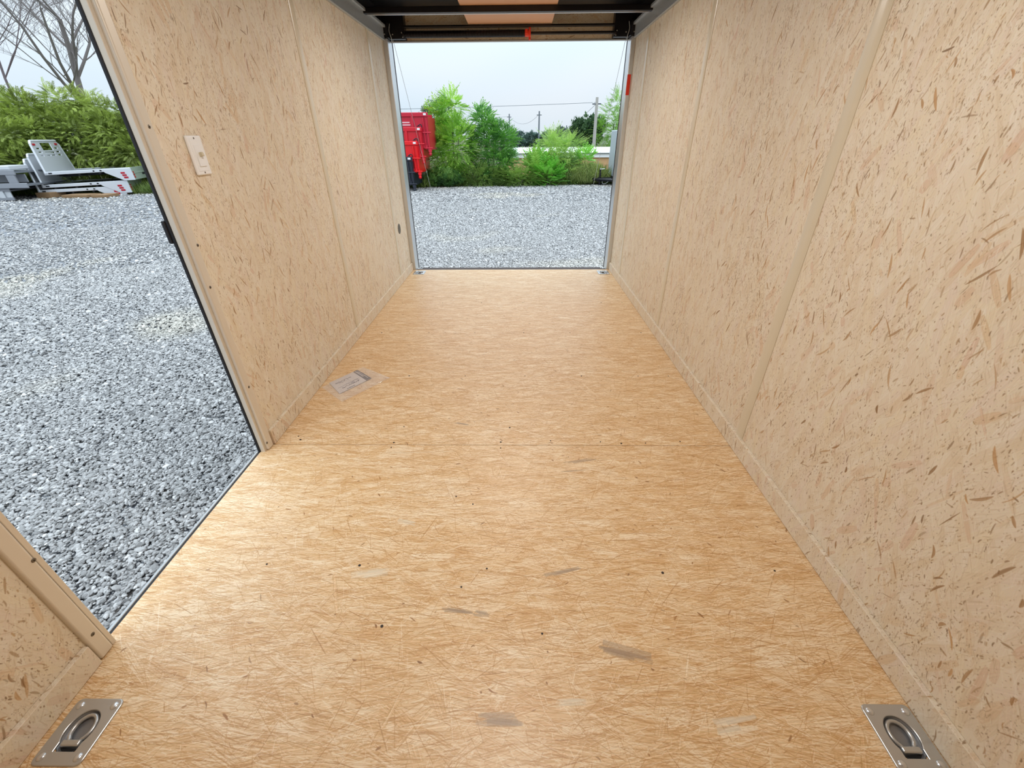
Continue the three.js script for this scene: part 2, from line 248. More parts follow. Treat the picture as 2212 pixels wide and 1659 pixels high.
// side door frame
const doorFrame = struct('door_1', 'aluminium frame of the open side door');
{
  const H = DTOP + 0.03;
  part(doorFrame, 'far_jamb', rb(XL - 0.008, XL + 0.010, 0.001, H, DZ0 - 0.001, DZ0 + 0.036, 0.007, 4), M.aluminium);
  part(doorFrame, 'far_reveal', [rb(XL - 0.023, XL - 0.004, -0.02, H, DZ0 - 0.01, DZ0 + 0.0475, 0.002, 2), bx(XL - 0.046, XL - 0.023, -0.02, H, DZ0 - 0.06, DZ0 - 0.02)], M.aluminium);
  part(doorFrame, 'far_seal', rb(XL - 0.034, XL - 0.023, -0.02, H, DZ0 - 0.02, DZ0 + 0.0505, 0.003, 2), M.rubber, 'black rubber seal');
  part(doorFrame, 'near_jamb', rb(XL - 0.008, XL + 0.010, 0.001, H, DZ1 + 0.001, DZ1 - 0.034, 0.006, 4), M.aluminium);
  part(doorFrame, 'near_reveal', rb(XL - 0.023, XL + 0.004, -0.02, H, DZ1 - 0.036, DZ1 - 0.048, 0.002, 2), M.aluminium);
  part(doorFrame, 'near_seal', rb(XL - 0.034, XL - 0.023, -0.02, H, DZ1 + 0.02, DZ1 - 0.047, 0.003, 2), M.rubber);
  part(doorFrame, 'head_jamb', [rb(XL - 0.047, XL + 0.007, DTOP - 0.03, H, DZ0, DZ1, 0.003, 2)], M.aluminium);
  part(doorFrame, 'threshold', [rb(XL - 0.0445, XL - 0.034, -0.028, 0.0012, DZ0 + 0.045, DZ1 - 0.048, 0.003, 3)], M.galvanised, 'grey metal threshold edge');
  part(doorFrame, 'threshold_seal', rb(XL - 0.034, XL - 0.0255, -0.028, -0.002, DZ0 + 0.045, DZ1 - 0.048, 0.002, 2), M.rubber);
  part(doorFrame, 'latch_keeper', [rb(XL - 0.043, XL - 0.032, 0.875, 0.945, DZ0 + 0.0, DZ0 + 0.056, 0.003, 2)], M.rubber, 'black latch keeper');
  for (const [y, z] of [[1.2, DZ0 + 0.018], [0.72, DZ0 + 0.02], [0.86, DZ0 + 0.004], [0.04, DZ0 + 0.036], [1.62, DZ0 + 0.018], [0.31, DZ0 + 0.018], [0.085, DZ1 - 0.018], [0.36, DZ1 - 0.03], [0.8, DZ1 - 0.018], [1.3, DZ1 - 0.018]]) {
    const s = part(doorFrame, 'screw', new THREE.SphereGeometry(0.0055, 10, 6).scale(0.35, 1, 1).translate(XL + 0.0098, y, z), M.screw);
    part(s, 'screw_recess', new THREE.CylinderGeometry(0.002, 0.002, 0.0008, 6).rotateZ(Math.PI / 2).translate(XL + 0.0118, y, z), M.dot);
  }
}
// rear door frame
const rear = struct('door_2', 'steel frame of the rear ramp opening');
{
  const zi = ZR, zo = ZR - 0.15;
  for (const [a, b, s] of [[XL, XL + 0.038, 1], [XR, XR - 0.036, -1]]) {
    part(rear, 'post', [rb(a - s * 0.05, b, -0.02, 1.86, zo, zi - 0.001, 0.006, 3)], M.bright, 'bright galvanised post');
    part(rear, 'post_edge', rb(b - s * 0.002, b + s * 0.003, -0.02, 1.86, zo - 0.006, zo + 0.006, 0.001, 1), M.darksteel);
    part(rear, 'corner_bracket', [rb(a - s * 0.02, a + s * 0.172, 1.86, ROOF - 0.002, zo, zi - 0.04, 0.003, 2), rb(a - s * 0.02, a + s * 0.05, 1.862, 1.96, zi - 0.04, zi - 0.002, 0.003, 2)], M.black);
    part(rear, 'pulley', [new THREE.CylinderGeometry(0.018, 0.018, 0.012, 20).rotateZ(Math.PI / 2).translate(a + s * 0.168, 1.885, zi - 0.03), new THREE.CylinderGeometry(0.006, 0.006, 0.026, 12).rotateZ(Math.PI / 2).translate(a + s * 0.168, 1.885, zi - 0.03)], M.darksteel);
    for (const [q, y, dz, r] of [[0.15, 1.90, 0.04, 0.006], [0.075, 1.89, 0.04, 0.006], [0.02, 1.885, 0.002, 0.005], [0.155, 1.872, 0.04, 0.005]]) part(rear, 'bracket_bolt', new THREE.SphereGeometry(r, 10, 8).translate(a + s * q, y, zi - dz), M.zinc);
  }
  const hp = rb(XL + 0.15, XR - 0.15, 1.858, 2.03, -4.41, -4.40, 0.001, 1); uvBy(hp, (x, y) => [y / 1.219 + 0.2, x / 1.88]);
  part(rear, 'header_panel', hp, M.wall[2], 'strand board header panel');
  part(rear, 'header_lip', rb(XL + 0.03, XR - 0.03, 1.85, 1.858, zo, -4.392, 0.002, 2), M.galvanised);
  part(rear, 'header_beam', bx(XL - 0.04, XR + 0.04, 1.858, ROOF, zo, -4.412), M.darksteel);
  part(rear, 'sill', [rb(XL + 0.095, XR - 0.085, -0.03, -0.0005, zi - 0.085, zi - 0.003, 0.003, 2), rb(XL - 0.03, XR + 0.03, -0.12, -0.03, zo, zi - 0.002, 0.003, 2)], M.brownsteel, 'dark brown steel sill');
  part(rear, 'hinge_rod', rod([XL + 0.1, -0.014, zi - 0.098], [XR - 0.09, -0.014, zi - 0.098], 0.008, 12), M.brownsteel);
}
solo('reflector_sticker', 'red sticker on the galvanised rear post', 'sticker', rb(XR - 0.0365, XR - 0.0385, 1.462, 1.607, ZR - 0.038, ZR - 0.004, 0.0005, 1), M.red);
scene.children[scene.children.length - 1].geometry = rb(XR - 0.0345, XR - 0.006, 1.468, 1.610, ZR - 0.0012, ZR + 0.0006, 0.0004, 1);

// ramp spring over the opening
{
  const S = thing('ramp_spring', 'black coil spring on a shaft with a red winding cone over the ramp opening', 'spring', [0, 1.893, -4.352]);
  part(S, 'shaft', rod([-0.925, 0, 0], [0.775, 0, 0], 0.0105, 16), M.black);
  part(S, 'upper_tube', rod([-0.925, 0.045, 0.012], [0.775, 0.045, 0.012], 0.010, 12), M.black);
  const n = 150, pts = []; for (let i = 0; i <= n * 8; i++) { const a = (i / 8) * Math.PI * 2; pts.push(new THREE.Vector3(-0.92 + (i / (n * 8)) * 0.975, Math.cos(a) * 0.0215, Math.sin(a) * 0.0215)); }
  part(S, 'coil', new THREE.TubeGeometry(new THREE.CatmullRomCurve3(pts), n * 8, 0.0036, 5), M.black);
  const cone = part(S, 'winding_cone', [new THREE.CylinderGeometry(0.030, 0.030, 0.016, 20).rotateZ(Math.PI / 2).translate(0.092, 0, 0), new THREE.CylinderGeometry(0.022, 0.024, 0.04, 18).rotateZ(Math.PI / 2).translate(0.068, 0, 0), rb(0.084, 0.10, -0.044, 0.044, -0.009, 0.014, 0.004, 2), rb(0.055, 0.075, -0.008, 0.024, 0.012, 0.03, 0.003, 2)], M.red, 'red winding cone');
  part(cone, 'set_screw', new THREE.CylinderGeometry(0.005, 0.005, 0.012, 6).rotateX(Math.PI / 2).translate(0.092, 0.018, 0.016), M.zinc);
}
// cables down to the lowered ramp
for (const [x0, x1, w] of [[-1.022, -1.0, 'door-side'], [0.872, 0.845, 'doorless']]) {
  const c = thing('ramp_cable', 'thin steel ramp cable beside the ' + w + ' wall', 'cable');
  part(c, 'wire', rod([x0, 1.872, -4.33], [x1, -0.44, -6.16], 0.0016, 6), M.galvanised);
  const p = [[x0 - Math.sign(x0) * 0.004, 1.945, -4.262], [x0 + Math.sign(x0) * 0.004, 1.90, -4.258], [x0 - Math.sign(x0) * 0.004, 1.86, -4.268], [x0, 1.838, -4.30]].map((q) => new THREE.Vector3(...q));
  part(c, 'loop', new THREE.TubeGeometry(new THREE.CatmullRomCurve3(p), 16, 0.003, 6), M.galvanised);
}
// lowered ramp, hidden below the sill from the camera
{
  const R = thing('ramp_door', 'lowered rear ramp of strand board sloping to the gravel', 'ramp', [0, -0.035, ZR - 0.075]);
  R.rotation.x = -Math.asin(0.478 / 1.85);
  const g = uvBy(rb(XL + 0.06, XR - 0.06, -0.04, 0, -1.85, -0.01, 0.003, 1), (x, y, z) => [x / 1.219, z / 1.88]);
  part(R, 'ramp_panel', g, M.wall[1]);
  part(R, 'ramp_edge', [rb(XL + 0.05, XL + 0.06, -0.045, 0.003, -1.86, -0.01, 0.002, 1), rb(XR - 0.06, XR - 0.05, -0.045, 0.003, -1.86, -0.01, 0.002, 1), rb(XL + 0.05, XR - 0.05, -0.045, 0.003, -1.862, -1.851, 0.002, 1)], M.aluminium);
}

// ───────────────────────── small things in the trailer ─────────────────────────
// light switch
{
  const S = thing('light_switch', 'white light switch plate with toggle on the strand board by the side door', 'light switch', [XL, 1.12, -1.598]);
  const f = rb(0, 0.009, -0.0585, 0.0585, -0.037, 0.037, 0.006, 3); part(S, 'plate', f, M.white);
  part(S, 'inner_frame', [rb(0.008, 0.0102, -0.047, 0.047, -0.026, 0.026, 0.002, 2)], M.white);
  part(S, 'rocker', rb(0.009, 0.0125, -0.033, 0.033, -0.0165, 0.0165, 0.002, 2).rotateZ(0.035), M.white);
  part(S, 'toggle', rb(0.010, 0.024, -0.006, 0.007, -0.005, 0.005, 0.002, 2).rotateZ(0.2), std(srgb(206, 196, 170), 0.4));
  for (const y of [-0.051, 0.051]) part(S, 'screw', new THREE.SphereGeometry(0.003, 8, 6).scale(0.4, 1, 1).translate(0.0092, y, 0), M.screw);
}
// grommet hole by the rear post
{
  const G = thing('wire_grommet', 'small round dark grommet low on the wall by the rear post', 'grommet', [XL, 0.452, -4.0]);
  part(G, 'ring', new THREE.TorusGeometry(0.040, 0.005, 8, 32).scale(1, 1, 0.6).rotateY(Math.PI / 2), std(srgb(104, 94, 78), 0.5));
  part(G, 'cap', new THREE.CylinderGeometry(0.039, 0.039, 0.006, 32).rotateZ(Math.PI / 2), std(srgb(92, 84, 70), 0.55));
}
// recessed tie-down rings: plate, pan, ring, strap, bolts; the floor is open under the pan
function tieDown([x, z, turn, place], i) {
  const T = thing('tie_down_ring', 'recessed galvanised ' + place, 'tie-down ring', [x, 0, z], turn, 'recessed tie-down rings in the floor');
  const W = 0.0535, L = 0.061, s = new THREE.Shape(), c = 0.012;
  s.moveTo(-W + c, -L); s.lineTo(W - c, -L); s.quadraticCurveTo(W, -L, W, -L + c); s.lineTo(W, L - c); s.quadraticCurveTo(W, L, W - c, L); s.lineTo(-W + c, L); s.quadraticCurveTo(-W, L, -W, L - c); s.lineTo(-W, -L + c); s.quadraticCurveTo(-W, -L, -W + c, -L);
  const hole = new THREE.Path(); hole.moveTo(-0.026, -0.040); hole.lineTo(0.026, -0.040); hole.lineTo(0.027, -0.022); hole.bezierCurveTo(0.041, -0.004, 0.036, 0.042, 0, 0.042); hole.bezierCurveTo(-0.036, 0.042, -0.041, -0.004, -0.027, -0.022); hole.closePath(); s.holes.push(hole);
  part(T, 'plate', new THREE.ExtrudeGeometry(s, { depth: 0.0012, bevelEnabled: true, bevelSize: 0.0022, bevelThickness: 0.0022, bevelSegments: 4, curveSegments: 20 }).rotateX(-Math.PI / 2).translate(0, 0.0004, 0), M.zinc);
  // pan: rounded dish under the opening
  const prof = [[0.0001, -0.0125], [0.55, -0.0122], [0.80, -0.010], [0.94, -0.004], [1.05, 0.0008]].map(([a, b]) => new THREE.Vector2(a, b));
  const pan = new THREE.LatheGeometry(prof, 40); pan.scale(0.033, 1, 0.0415); part(T, 'pan', pan, M.pan);
  const rp = []; for (let k = 0; k <= 28; k++) { const a = -0.28 * Math.PI + (k / 28) * 1.56 * Math.PI; rp.push(new THREE.Vector3(Math.cos(a) * 0.0225, -0.0045, -0.006 - Math.sin(a) * 0.0265)); }
  rp.unshift(new THREE.Vector3(0.0145, -0.004, 0.026)); rp.push(new THREE.Vector3(-0.0145, -0.004, 0.026));
  part(T, 'ring', new THREE.TubeGeometry(new THREE.CatmullRomCurve3(rp), 70, 0.0046, 10), M.zinc);
  part(T, 'strap', [rb(-0.021, 0.021, -0.006, 0.0045, 0.016, 0.029, 0.004, 3)], M.zinc);
  part(T, 'slot', rb(-0.022, 0.022, -0.010, -0.0045, 0.030, 0.0385, 0.001, 1), M.gapBlack);  // near-black block standing in for the dark gap beside the strap
  for (const [bxp, bz] of [[-0.041, -0.048], [0.041, -0.048], [-0.041, 0.048], [0.041, 0.048]]) part(T, 'bolt', new THREE.SphereGeometry(0.0085, 16, 8, 0, Math.PI * 2, 0, Math.PI / 2).scale(1, 0.5, 1).translate(bxp, 0.0034, bz), M.bright);
  return T;
}
rings.forEach((r, i) => tieDown([r[0], r[1], r[2] === Math.PI ? 0 : Math.PI, r[3]], i));

// clear pouch with a leaflet inside
{
  const A = [-1.068, -1.93], B = [-0.912, -2.159], C = [-0.721, -2.033], D = [-0.905, -1.785];      // pouch corners
  const a = [-1.045, -1.975], b = [-0.939, -2.125], c = [-0.825, -2.027], d = [-0.945, -1.862];     // leaflet corners
  const r = rng(77), N = 30, quad = (P, Q, R, S, fy, n = N) => {
    const g = new THREE.PlaneGeometry(1, 1, n, n), p = g.attributes.position;
    for (let i = 0; i < p.count; i++) { const u = p.getX(i) + 0.5, v = p.getY(i) + 0.5, x = (1 - v) * ((1 - u) * P[0] + u * Q[0]) + v * ((1 - u) * S[0] + u * R[0]), z = (1 - v) * ((1 - u) * P[1] + u * Q[1]) + v * ((1 - u) * S[1] + u * R[1]); p.setXYZ(i, x, fy(u, v, x, z), z); }
    g.computeVertexNormals(); return g;
  };
  const bulge = (u, v) => Math.pow(Math.max(0, Math.sin(u * Math.PI) * Math.sin(v * Math.PI)), 0.4);
  const wr = (x, z) => 0.006 * noise.noise(x * 24, z * 24, 3) + 0.004 * noise.noise(x * 55, z * 55, 9);
  const film = new THREE.MeshPhysicalMaterial({ color: 0xffffff, roughness: 0.1, transmission: 0.86, thickness: 0, ior: 1.5, specularIntensity: 1, side: THREE.DoubleSide });
  const P = thing('plastic_pouch', 'clear wrinkled plastic pouch lying on the floor against the wall', 'pouch');
  part(P, 'top_film', quad(A, B, C, D, (u, v, x, z) => 0.003 + 0.010 * bulge(u, v) + (0.3 + bulge(u, v)) * wr(x, z) + (u > 0.8 ? 0.006 * Math.sin((u - 0.8) * 15) : 0)), film);
  part(P, 'bottom_film', quad(A, B, C, D, () => 0.0012, 2), film);
  const cv = document.createElement('canvas'); cv.width = 256; cv.height = 360; const k = cv.getContext('2d');
  k.fillStyle = '#cfc8c8'; k.fillRect(0, 0, 256, 360); k.fillStyle = '#5b5660'; k.fillRect(0, 300, 256, 60); k.fillStyle = '#b9b3b6'; k.fillRect(14, 318, 150, 12); k.fillRect(30, 338, 190, 7);
  const wig = (x0, y0, len, hgt, lw, col) => { k.strokeStyle = col; k.lineWidth = lw; k.beginPath(); k.moveTo(x0, y0); for (let i = 1; i <= len / 5; i++) k.lineTo(x0 + (r() - 0.5) * hgt, y0 + i * 5); k.stroke(); };
  wig(70, 40, 190, 22, 5, '#3a333a'); wig(92, 70, 120, 14, 3, '#5a525a'); wig(160, 30, 250, 18, 4, '#6d656c'); wig(190, 60, 200, 26, 5, '#4d454c'); wig(150, 120, 140, 10, 3, '#857d82'); k.fillStyle = '#4a434a'; k.fillRect(232, 90, 9, 90);
  const ct = new THREE.CanvasTexture(cv); ct.colorSpace = THREE.SRGBColorSpace; ct.flipY = false;
  const lf = quad(a, d, c, b, (u, v) => 0.0032 + 0.0012 * Math.sin(u * 3) * v, 6); lf.computeVertexNormals();
  const back = quad(a, d, c, b, (u, v) => 0.0021 + 0.0012 * Math.sin(u * 3) * v, 6);
  const B0 = thing('leaflet', 'grey printed leaflet inside the clear pouch', 'leaflet');
  part(B0, 'cover', lf, std(0xffffff, 0.55, 0, { map: ct, side: THREE.DoubleSide })); part(B0, 'pages', back, std(srgb(200, 192, 190), 0.8, 0, { side: THREE.DoubleSide }));
}

// ───────────────────────── outside: ground ─────────────────────────
// speckled crushed-stone colour for the ground beyond the loose stones
function speckle(seed, size, cells, tones, jitter) {
  const r = rng(seed), o = new Uint8Array(size * size * 4), n = cells, px = new Float32Array(n * n * 2), pc = [];
  for (let i = 0; i < n * n; i++) { px[2 * i] = r(); px[2 * i + 1] = r(); const t = tones[(r() * tones.length) | 0], k = 1 + (r() - 0.5) * jitter; pc.push([t[0] * k, t[1] * k, t[2] * k]); }
  for (let y = 0; y < size; y++) for (let x = 0; x < size; x++) {
    const fx = x / size * n, fy = y / size * n, cx = Math.floor(fx), cy = Math.floor(fy); let best = 9, bi = 0, sec = 9;
    for (let j = -1; j <= 1; j++) for (let i = -1; i <= 1; i++) { const gx = (cx + i + n) % n, gy = (cy + j + n) % n, id = gy * n + gx, dx = cx + i + px[2 * id] - fx, dy = cy + j + px[2 * id + 1] - fy, d = dx * dx + dy * dy; if (d < best) { sec = best; best = d; bi = id; } else if (d < sec) sec = d; }
    const c = pc[bi], e = Math.sqrt(sec) - Math.sqrt(best) < 0.12 ? 0.62 : 1, q = (y * size + x) * 4; o[q] = Math.min(255, c[0] * e); o[q + 1] = Math.min(255, c[1] * e); o[q + 2] = Math.min(255, c[2] * e); o[q + 3] = 255;
  }
  const t = new THREE.DataTexture(o, size, size, THREE.RGBAFormat); t.colorSpace = THREE.SRGBColorSpace; t.magFilter = THREE.LinearFilter; t.minFilter = THREE.LinearMipmapLinearFilter; t.generateMipmaps = true; t.wrapS = t.wrapT = THREE.RepeatWrapping; t.needsUpdate = true; return t;
}
const gravelTex = speckle(3, 1024, 64, [[138, 141, 146], [124, 127, 134], [154, 157, 162], [172, 174, 178], [110, 113, 120], [146, 143, 140]], 0.3);
const soilTex = speckle(9, 512, 70, [[104, 96, 74], [86, 92, 56], [96, 106, 58], [116, 104, 84], [80, 84, 52]], 0.4);
const ground = struct('ground', 'grey crushed stone yard');
{ const g = new THREE.BoxGeometry(240, 0.3, 120); g.translate(-20, GY - 0.165, 39.5); uvBy(g, (x, y, z) => [x / 1.6, z / 1.6]); part(ground, 'yard', g, std(0xffffff, 0.95, 0, { map: gravelTex, bumpMap: gravelTex, bumpScale: 0.006 })); }
const edgeZ = (x) => { const k = [[-60, -13.5], [-22, -15.6], [-17, -16.3], [-14, -16.6], [-11.5, -16.9], [-8, -17.6], [-5, -17.9], [-2.5, -18.7], [1, -19.0], [4, -19.2], [12, -19.6], [70, -20]]; for (let i = 1; i < k.length; i++) if (x <= k[i][0]) { const t = (x - k[i - 1][0]) / (k[i][0] - k[i - 1][0]); return k[i - 1][1] + (k[i][1] - k[i - 1][1]) * t + 0.18 * noise.noise(x * 1.3, 2, 5) + 0.07 * noise.noise(x * 5, 8, 5); } return -20; };
{ // weedy verge that falls away behind the yard
  const nx = 240, nz = 44, g = new THREE.PlaneGeometry(1, 1, nx, nz), p = g.attributes.position;
  for (let i = 0; i < p.count; i++) {
    const x = -90 + (p.getX(i) + 0.5) * 180, t = p.getY(i) + 0.5, e = edgeZ(x), dz = 280 * Math.pow(t, 3.2), z = e - dz, drop = x > -7 ? THREE.MathUtils.smoothstep(dz, 3, 13) * -2.2 : 0;
    p.setXYZ(i, x, GY - 0.004 + Math.min(0.05, dz * 0.15) + 0.05 * noise.noise(x * 0.9, z * 0.9, 4) * Math.min(1, dz) + drop, z);
  }
  g.computeVertexNormals(); uvBy(g, (x, y, z) => [x / 3, z / 3]); part(ground, 'verge', g, std(0xffffff, 1, 0, { map: soilTex, side: THREE.DoubleSide }));
}
// loose crushed stones
{
  const r = rng(404), geos = [], N = 5;
  for (let v = 0; v < N; v++) {
    const g = new THREE.IcosahedronGeometry(1, 1), p = g.attributes.position, f = 0.5 + r() * 0.3, e = 0.75 + r() * 0.4;
    for (let i = 0; i < p.count; i++) { const x = p.getX(i), y = p.getY(i), z = p.getZ(i), k = 1 + 0.34 * noise.noise(x * 1.4 + v * 9, y * 1.4, z * 1.4 + v * 3); p.setXYZ(i, x * k * e, Math.max(-0.7, Math.min(0.75, y * k)) * f, z * k); }
    g.computeVertexNormals(); geos.push(g);
  }
  const G = new THREE.Group(); G.name = 'loose_gravel'; G.userData = { kind: 'stuff', label: 'loose grey crushed stone covering the yard', category: 'gravel' }; scene.add(G);
  const spots = Array.from({ length: N }, () => []), put = (x, z, s) => { if (z < edgeZ(x) - 0.15) return; spots[(r() * N) | 0].push([x, z, s]); };
  const inTrailer = (x, z) => x > -1.05 && x < 0.9 && z > -6.0;
  // seen through the side door: a wedge that opens to the left and back
  const wedge = (d0, d1, per, s0) => { const a0 = 0.36, a1 = 0.99, n = per * 0.5 * (a1 - a0) * (d1 * d1 - d0 * d0); for (let i = 0; i < n; i++) { const d = Math.sqrt(d0 * d0 + r() * (d1 * d1 - d0 * d0)), a = a0 + r() * (a1 - a0); put(-Math.cos(a) * d, -Math.sin(a) * d, s0 * (0.6 + r() * 0.9)); } };
  wedge(1.3, 3.2, 9500, 0.0074); wedge(3.2, 5.5, 6500, 0.0082); wedge(5.5, 9, 3200, 0.0098); wedge(9, 14, 800, 0.013); wedge(14, 24, 120, 0.02);
  // seen through the rear opening
  const strip = (z0, z1, per, s0) => { const w0 = 0.30 * -z0 + 0.8, w1 = 0.30 * -z1 + 0.8, n = per * (w0 + w1) * Math.abs(z1 - z0); for (let i = 0; i < n; i++) { const t = r(), z = z0 + (z1 - z0) * t, w = w0 + (w1 - w0) * t, x = (r() * 2 - 1) * w; if (!inTrailer(x, z)) put(x, z, s0 * (0.6 + r() * 0.9)); } };
  strip(-5.4, -9.5, 4200, 0.0092); strip(-9.5, -14, 1500, 0.012); strip(-14, -19.4, 360, 0.018);
  const m = new THREE.Matrix4(), q = new THREE.Quaternion(), e = new THREE.Euler(), sc = new THREE.Vector3(), ps = new THREE.Vector3(), col = new THREE.Color();
  const mat = std(0xffffff, 0.85, 0, { flatShading: true });
  spots.forEach((list, v) => {
    const im = new THREE.InstancedMesh(geos[v], mat, list.length); im.name = 'stones'; im.userData.kind = 'stuff'; im.castShadow = im.receiveShadow = true;
    list.forEach(([x, z, s], i) => {
      e.set((r() - 0.5) * 1.3, r() * 6.3, (r() - 0.5) * 1.3); q.setFromEuler(e); const b = s * (r() < 0.06 ? 1.6 : 1); sc.set(b * (0.8 + r() * 0.5), b, b * (0.8 + r() * 0.5)); ps.set(x, GY - 0.006 + r() * 0.012, z);
      im.setMatrixAt(i, m.compose(ps, q, sc));
      const dust = THREE.MathUtils.smoothstep(noise.noise(x * 0.35 + 5, 1, z * 0.35) + 0.5 * noise.noise(x * 1.1, 4, z * 1.1), 0.22, 0.6), t = r(), L = t < 0.06 ? 0.56 + r() * 0.14 : 0.22 + r() * 0.28;
      col.setRGB(L * (1.0 + dust * 0.08), L * (0.975 + dust * 0.04), L * (0.955 - dust * 0.06)); col.multiplyScalar(1 + dust * 0.12); im.setColorAt(i, col);
    });
    G.add(im);
  });
}

// ───────────────────────── outside: plants ─────────────────────────
function leafStrip(list) { const pos = [], nor = []; for (const [b, t, s, up] of list) { const d = t.clone().sub(b), m1 = b.clone().addScaledVector(d, 0.42).add(s), m2 = b.clone().addScaledVector(d, 0.42).sub(s), mid = b.clone().addScaledVector(d, 0.45).addScaledVector(up, -d.length() * 0.06); for (const tri of [[b, m1, mid], [m1, t, mid], [b, mid, m2], [mid, t, m2]]) { const n = tri[1].clone().sub(tri[0]).cross(tri[2].clone().sub(tri[0])).normalize(); for (const v of tri) { pos.push(v.x, v.y, v.z); nor.push(n.x, n.y, n.z); } } } const g = new THREE.BufferGeometry(); g.setAttribute('position', new THREE.Float32BufferAttribute(pos, 3)); g.setAttribute('normal', new THREE.Float32BufferAttribute(nor, 3)); return g; }
const V = (x, y, z) => new THREE.Vector3(x, y, z);
function compoundLeaf(pairs, droop, wide = 0.055, long = 0.34) {   // along +z, unit length
  const l = []; for (let i = 0; i < pairs; i++) { const t = 0.14 + 0.82 * i / pairs, y = -droop * t * t, len = long * Math.sin(0.5 + 2.2 * t); for (const s of [-1, 1]) l.push([V(0, y, t), V(s * len, y - 0.06, t + len * 0.45), V(0.3 * wide * s, 0, wide), V(0, 1, 0)]); }
  l.push([V(0, -droop * 0.92, 0.95), V(0, -droop * 1.15, 1.2), V(wide, 0, 0), V(0, 1, 0)]); return leafStrip(l);
}
function spray(seed, n = 15) {                                     // feathery evergreen spray along +z
  const r = rng(seed), l = []; for (let i = 0; i < n; i++) { const t = i / n, len = 0.34 * (1 - t * 0.6), a = (r() - 0.5) * 1.2; for (const s of [-1, 1]) l.push([V(0, -0.25 * t * t, t * 0.9), V(s * len * 0.55, -0.25 * t * t - 0.1 + a * 0.15, t * 0.9 + len * 0.85), V(0.013 * s, 0.008, -0.016), V(0, 1, 0)]); } return leafStrip(l);
}
function tuft(seed, n = 9) { const r = rng(seed), l = []; for (let i = 0; i < n; i++) { const a = r() * 6.28, b = 0.3 + r() * 1.1, d = V(Math.cos(a) * Math.cos(b), Math.sin(b) * 0.7, Math.sin(a) * Math.cos(b)), o = V(r() - 0.5, r() - 0.5, r() - 0.5).multiplyScalar(0.5); l.push([o, o.clone().addScaledVector(d, 0.55), V(-d.z, 0, d.x).multiplyScalar(0.17), V(0, 1, 0)]); } return leafStrip(l); }
function blades(seed, n = 9) { const r = rng(seed), l = []; for (let i = 0; i < n; i++) { const a = r() * 6.28, k = 0.25 + r() * 0.5, o = V((r() - 0.5) * 0.3, 0, (r() - 0.5) * 0.3); l.push([o, o.clone().add(V(Math.cos(a) * k, 0.6 + r() * 0.5, Math.sin(a) * k)), V(-Math.sin(a) * 0.03, 0, Math.cos(a) * 0.03), V(0, 1, 0)]); } return leafStrip(l); }
const leafMat = (rough = 0.6) => new THREE.MeshPhysicalMaterial({ color: 0xffffff, roughness: rough, transmission: 0.42, thickness: 0, side: THREE.DoubleSide });
const LEAF = leafMat(0.55), NEEDLE = leafMat(0.8), bark = std(srgb(116, 104, 106), 0.95), barkPale = std(srgb(132, 124, 122), 0.95);
const GEO = { ail: compoundLeaf(7, 0.28), ail2: compoundLeaf(6, 0.45, 0.07, 0.3), big: compoundLeaf(5, 0.2, 0.10, 0.42), fine: compoundLeaf(9, 0.4, 0.03, 0.22), spray: spray(4), tuft: tuft(6), tuft2: tuft(12, 14), blades: blades(7) };
const tmpM = new THREE.Matrix4(), tmpQ = new THREE.Quaternion(), tmpS = new THREE.Vector3();
// blobs: [x, y, z, rx, ry, rz] lumps that together make the crown
function foliage(parent, geo, mat, blobs, n, size, tones, seed, { lift = 0.25, surf = 0.5, name = 'foliage' } = {}) {
  const r = rng(seed), im = new THREE.InstancedMesh(geo, mat, n), vol = blobs.map((b) => b[3] * b[4] + b[4] * b[5] + b[3] * b[5]), sum = vol.reduce((a, b) => a + b, 0), col = new THREE.Color(); im.name = name; im.userData.kind = 'stuff'; im.castShadow = im.receiveShadow = true;
  for (let i = 0; i < n; i++) {
    let k = r() * sum, bi = 0; while (k > vol[bi] && bi < blobs.length - 1) k -= vol[bi++];
    const b = blobs[bi], u = r() * 2 - 1, a = r() * 6.2832, s = Math.sqrt(1 - u * u), dir = V(s * Math.cos(a), u, s * Math.sin(a)), rad = (1 - surf * r() * r()) * (0.86 + 0.3 * noise.noise(dir.x * 2.3 + bi * 5, dir.y * 2.3, dir.z * 2.3));
    const p = V(b[0] + dir.x * b[3] * rad, b[1] + dir.y * b[4] * rad, b[2] + dir.z * b[5] * rad); if (p.y < 0.05) p.y = 0.05 + r() * 0.3;
    const o = dir.clone().add(V((r() - 0.5) * 1.1, lift + (r() - 0.5) * 0.7, (r() - 0.5) * 1.1)).normalize();
    tmpM.lookAt(V(0, 0, 0), o.clone().negate(), V((r() - 0.5) * 0.6, 1, (r() - 0.5) * 0.6)); tmpQ.setFromRotationMatrix(tmpM);
    const z = size * (0.6 + r() * 0.75); im.setMatrixAt(i, tmpM.compose(p, tmpQ, tmpS.set(z, z, z)));
    const cl = 0.5 + 0.9 * noise.noise(p.x * 1.9 + seed, p.y * 1.9, p.z * 1.9) + (r() - 0.5) * 0.7, t = Math.max(0, Math.min(0.999, cl)) * (tones.length - 1), ti = Math.floor(t); col.setRGB(...tones[ti], THREE.SRGBColorSpace).lerp(new THREE.Color().setRGB(...tones[ti + 1], THREE.SRGBColorSpace), t - ti); im.setColorAt(i, col.multiplyScalar(1.2));
  }
  parent.add(im); return im;
}
const T = (...l) => l.map((c) => c.map((v) => v / 255));
function stems(parent, list, mat = bark, name = 'stem') { for (const [a, b, r0, r1] of list) part(parent, name, rod(a, b, r0, 7, r1), mat); }
const plant = (name, label, cat, x, z, y = GY, group) => thing(name, label, cat, [x, y, z], 0, group);
const bushAt = (u, z) => at(u, 350, z)[0];

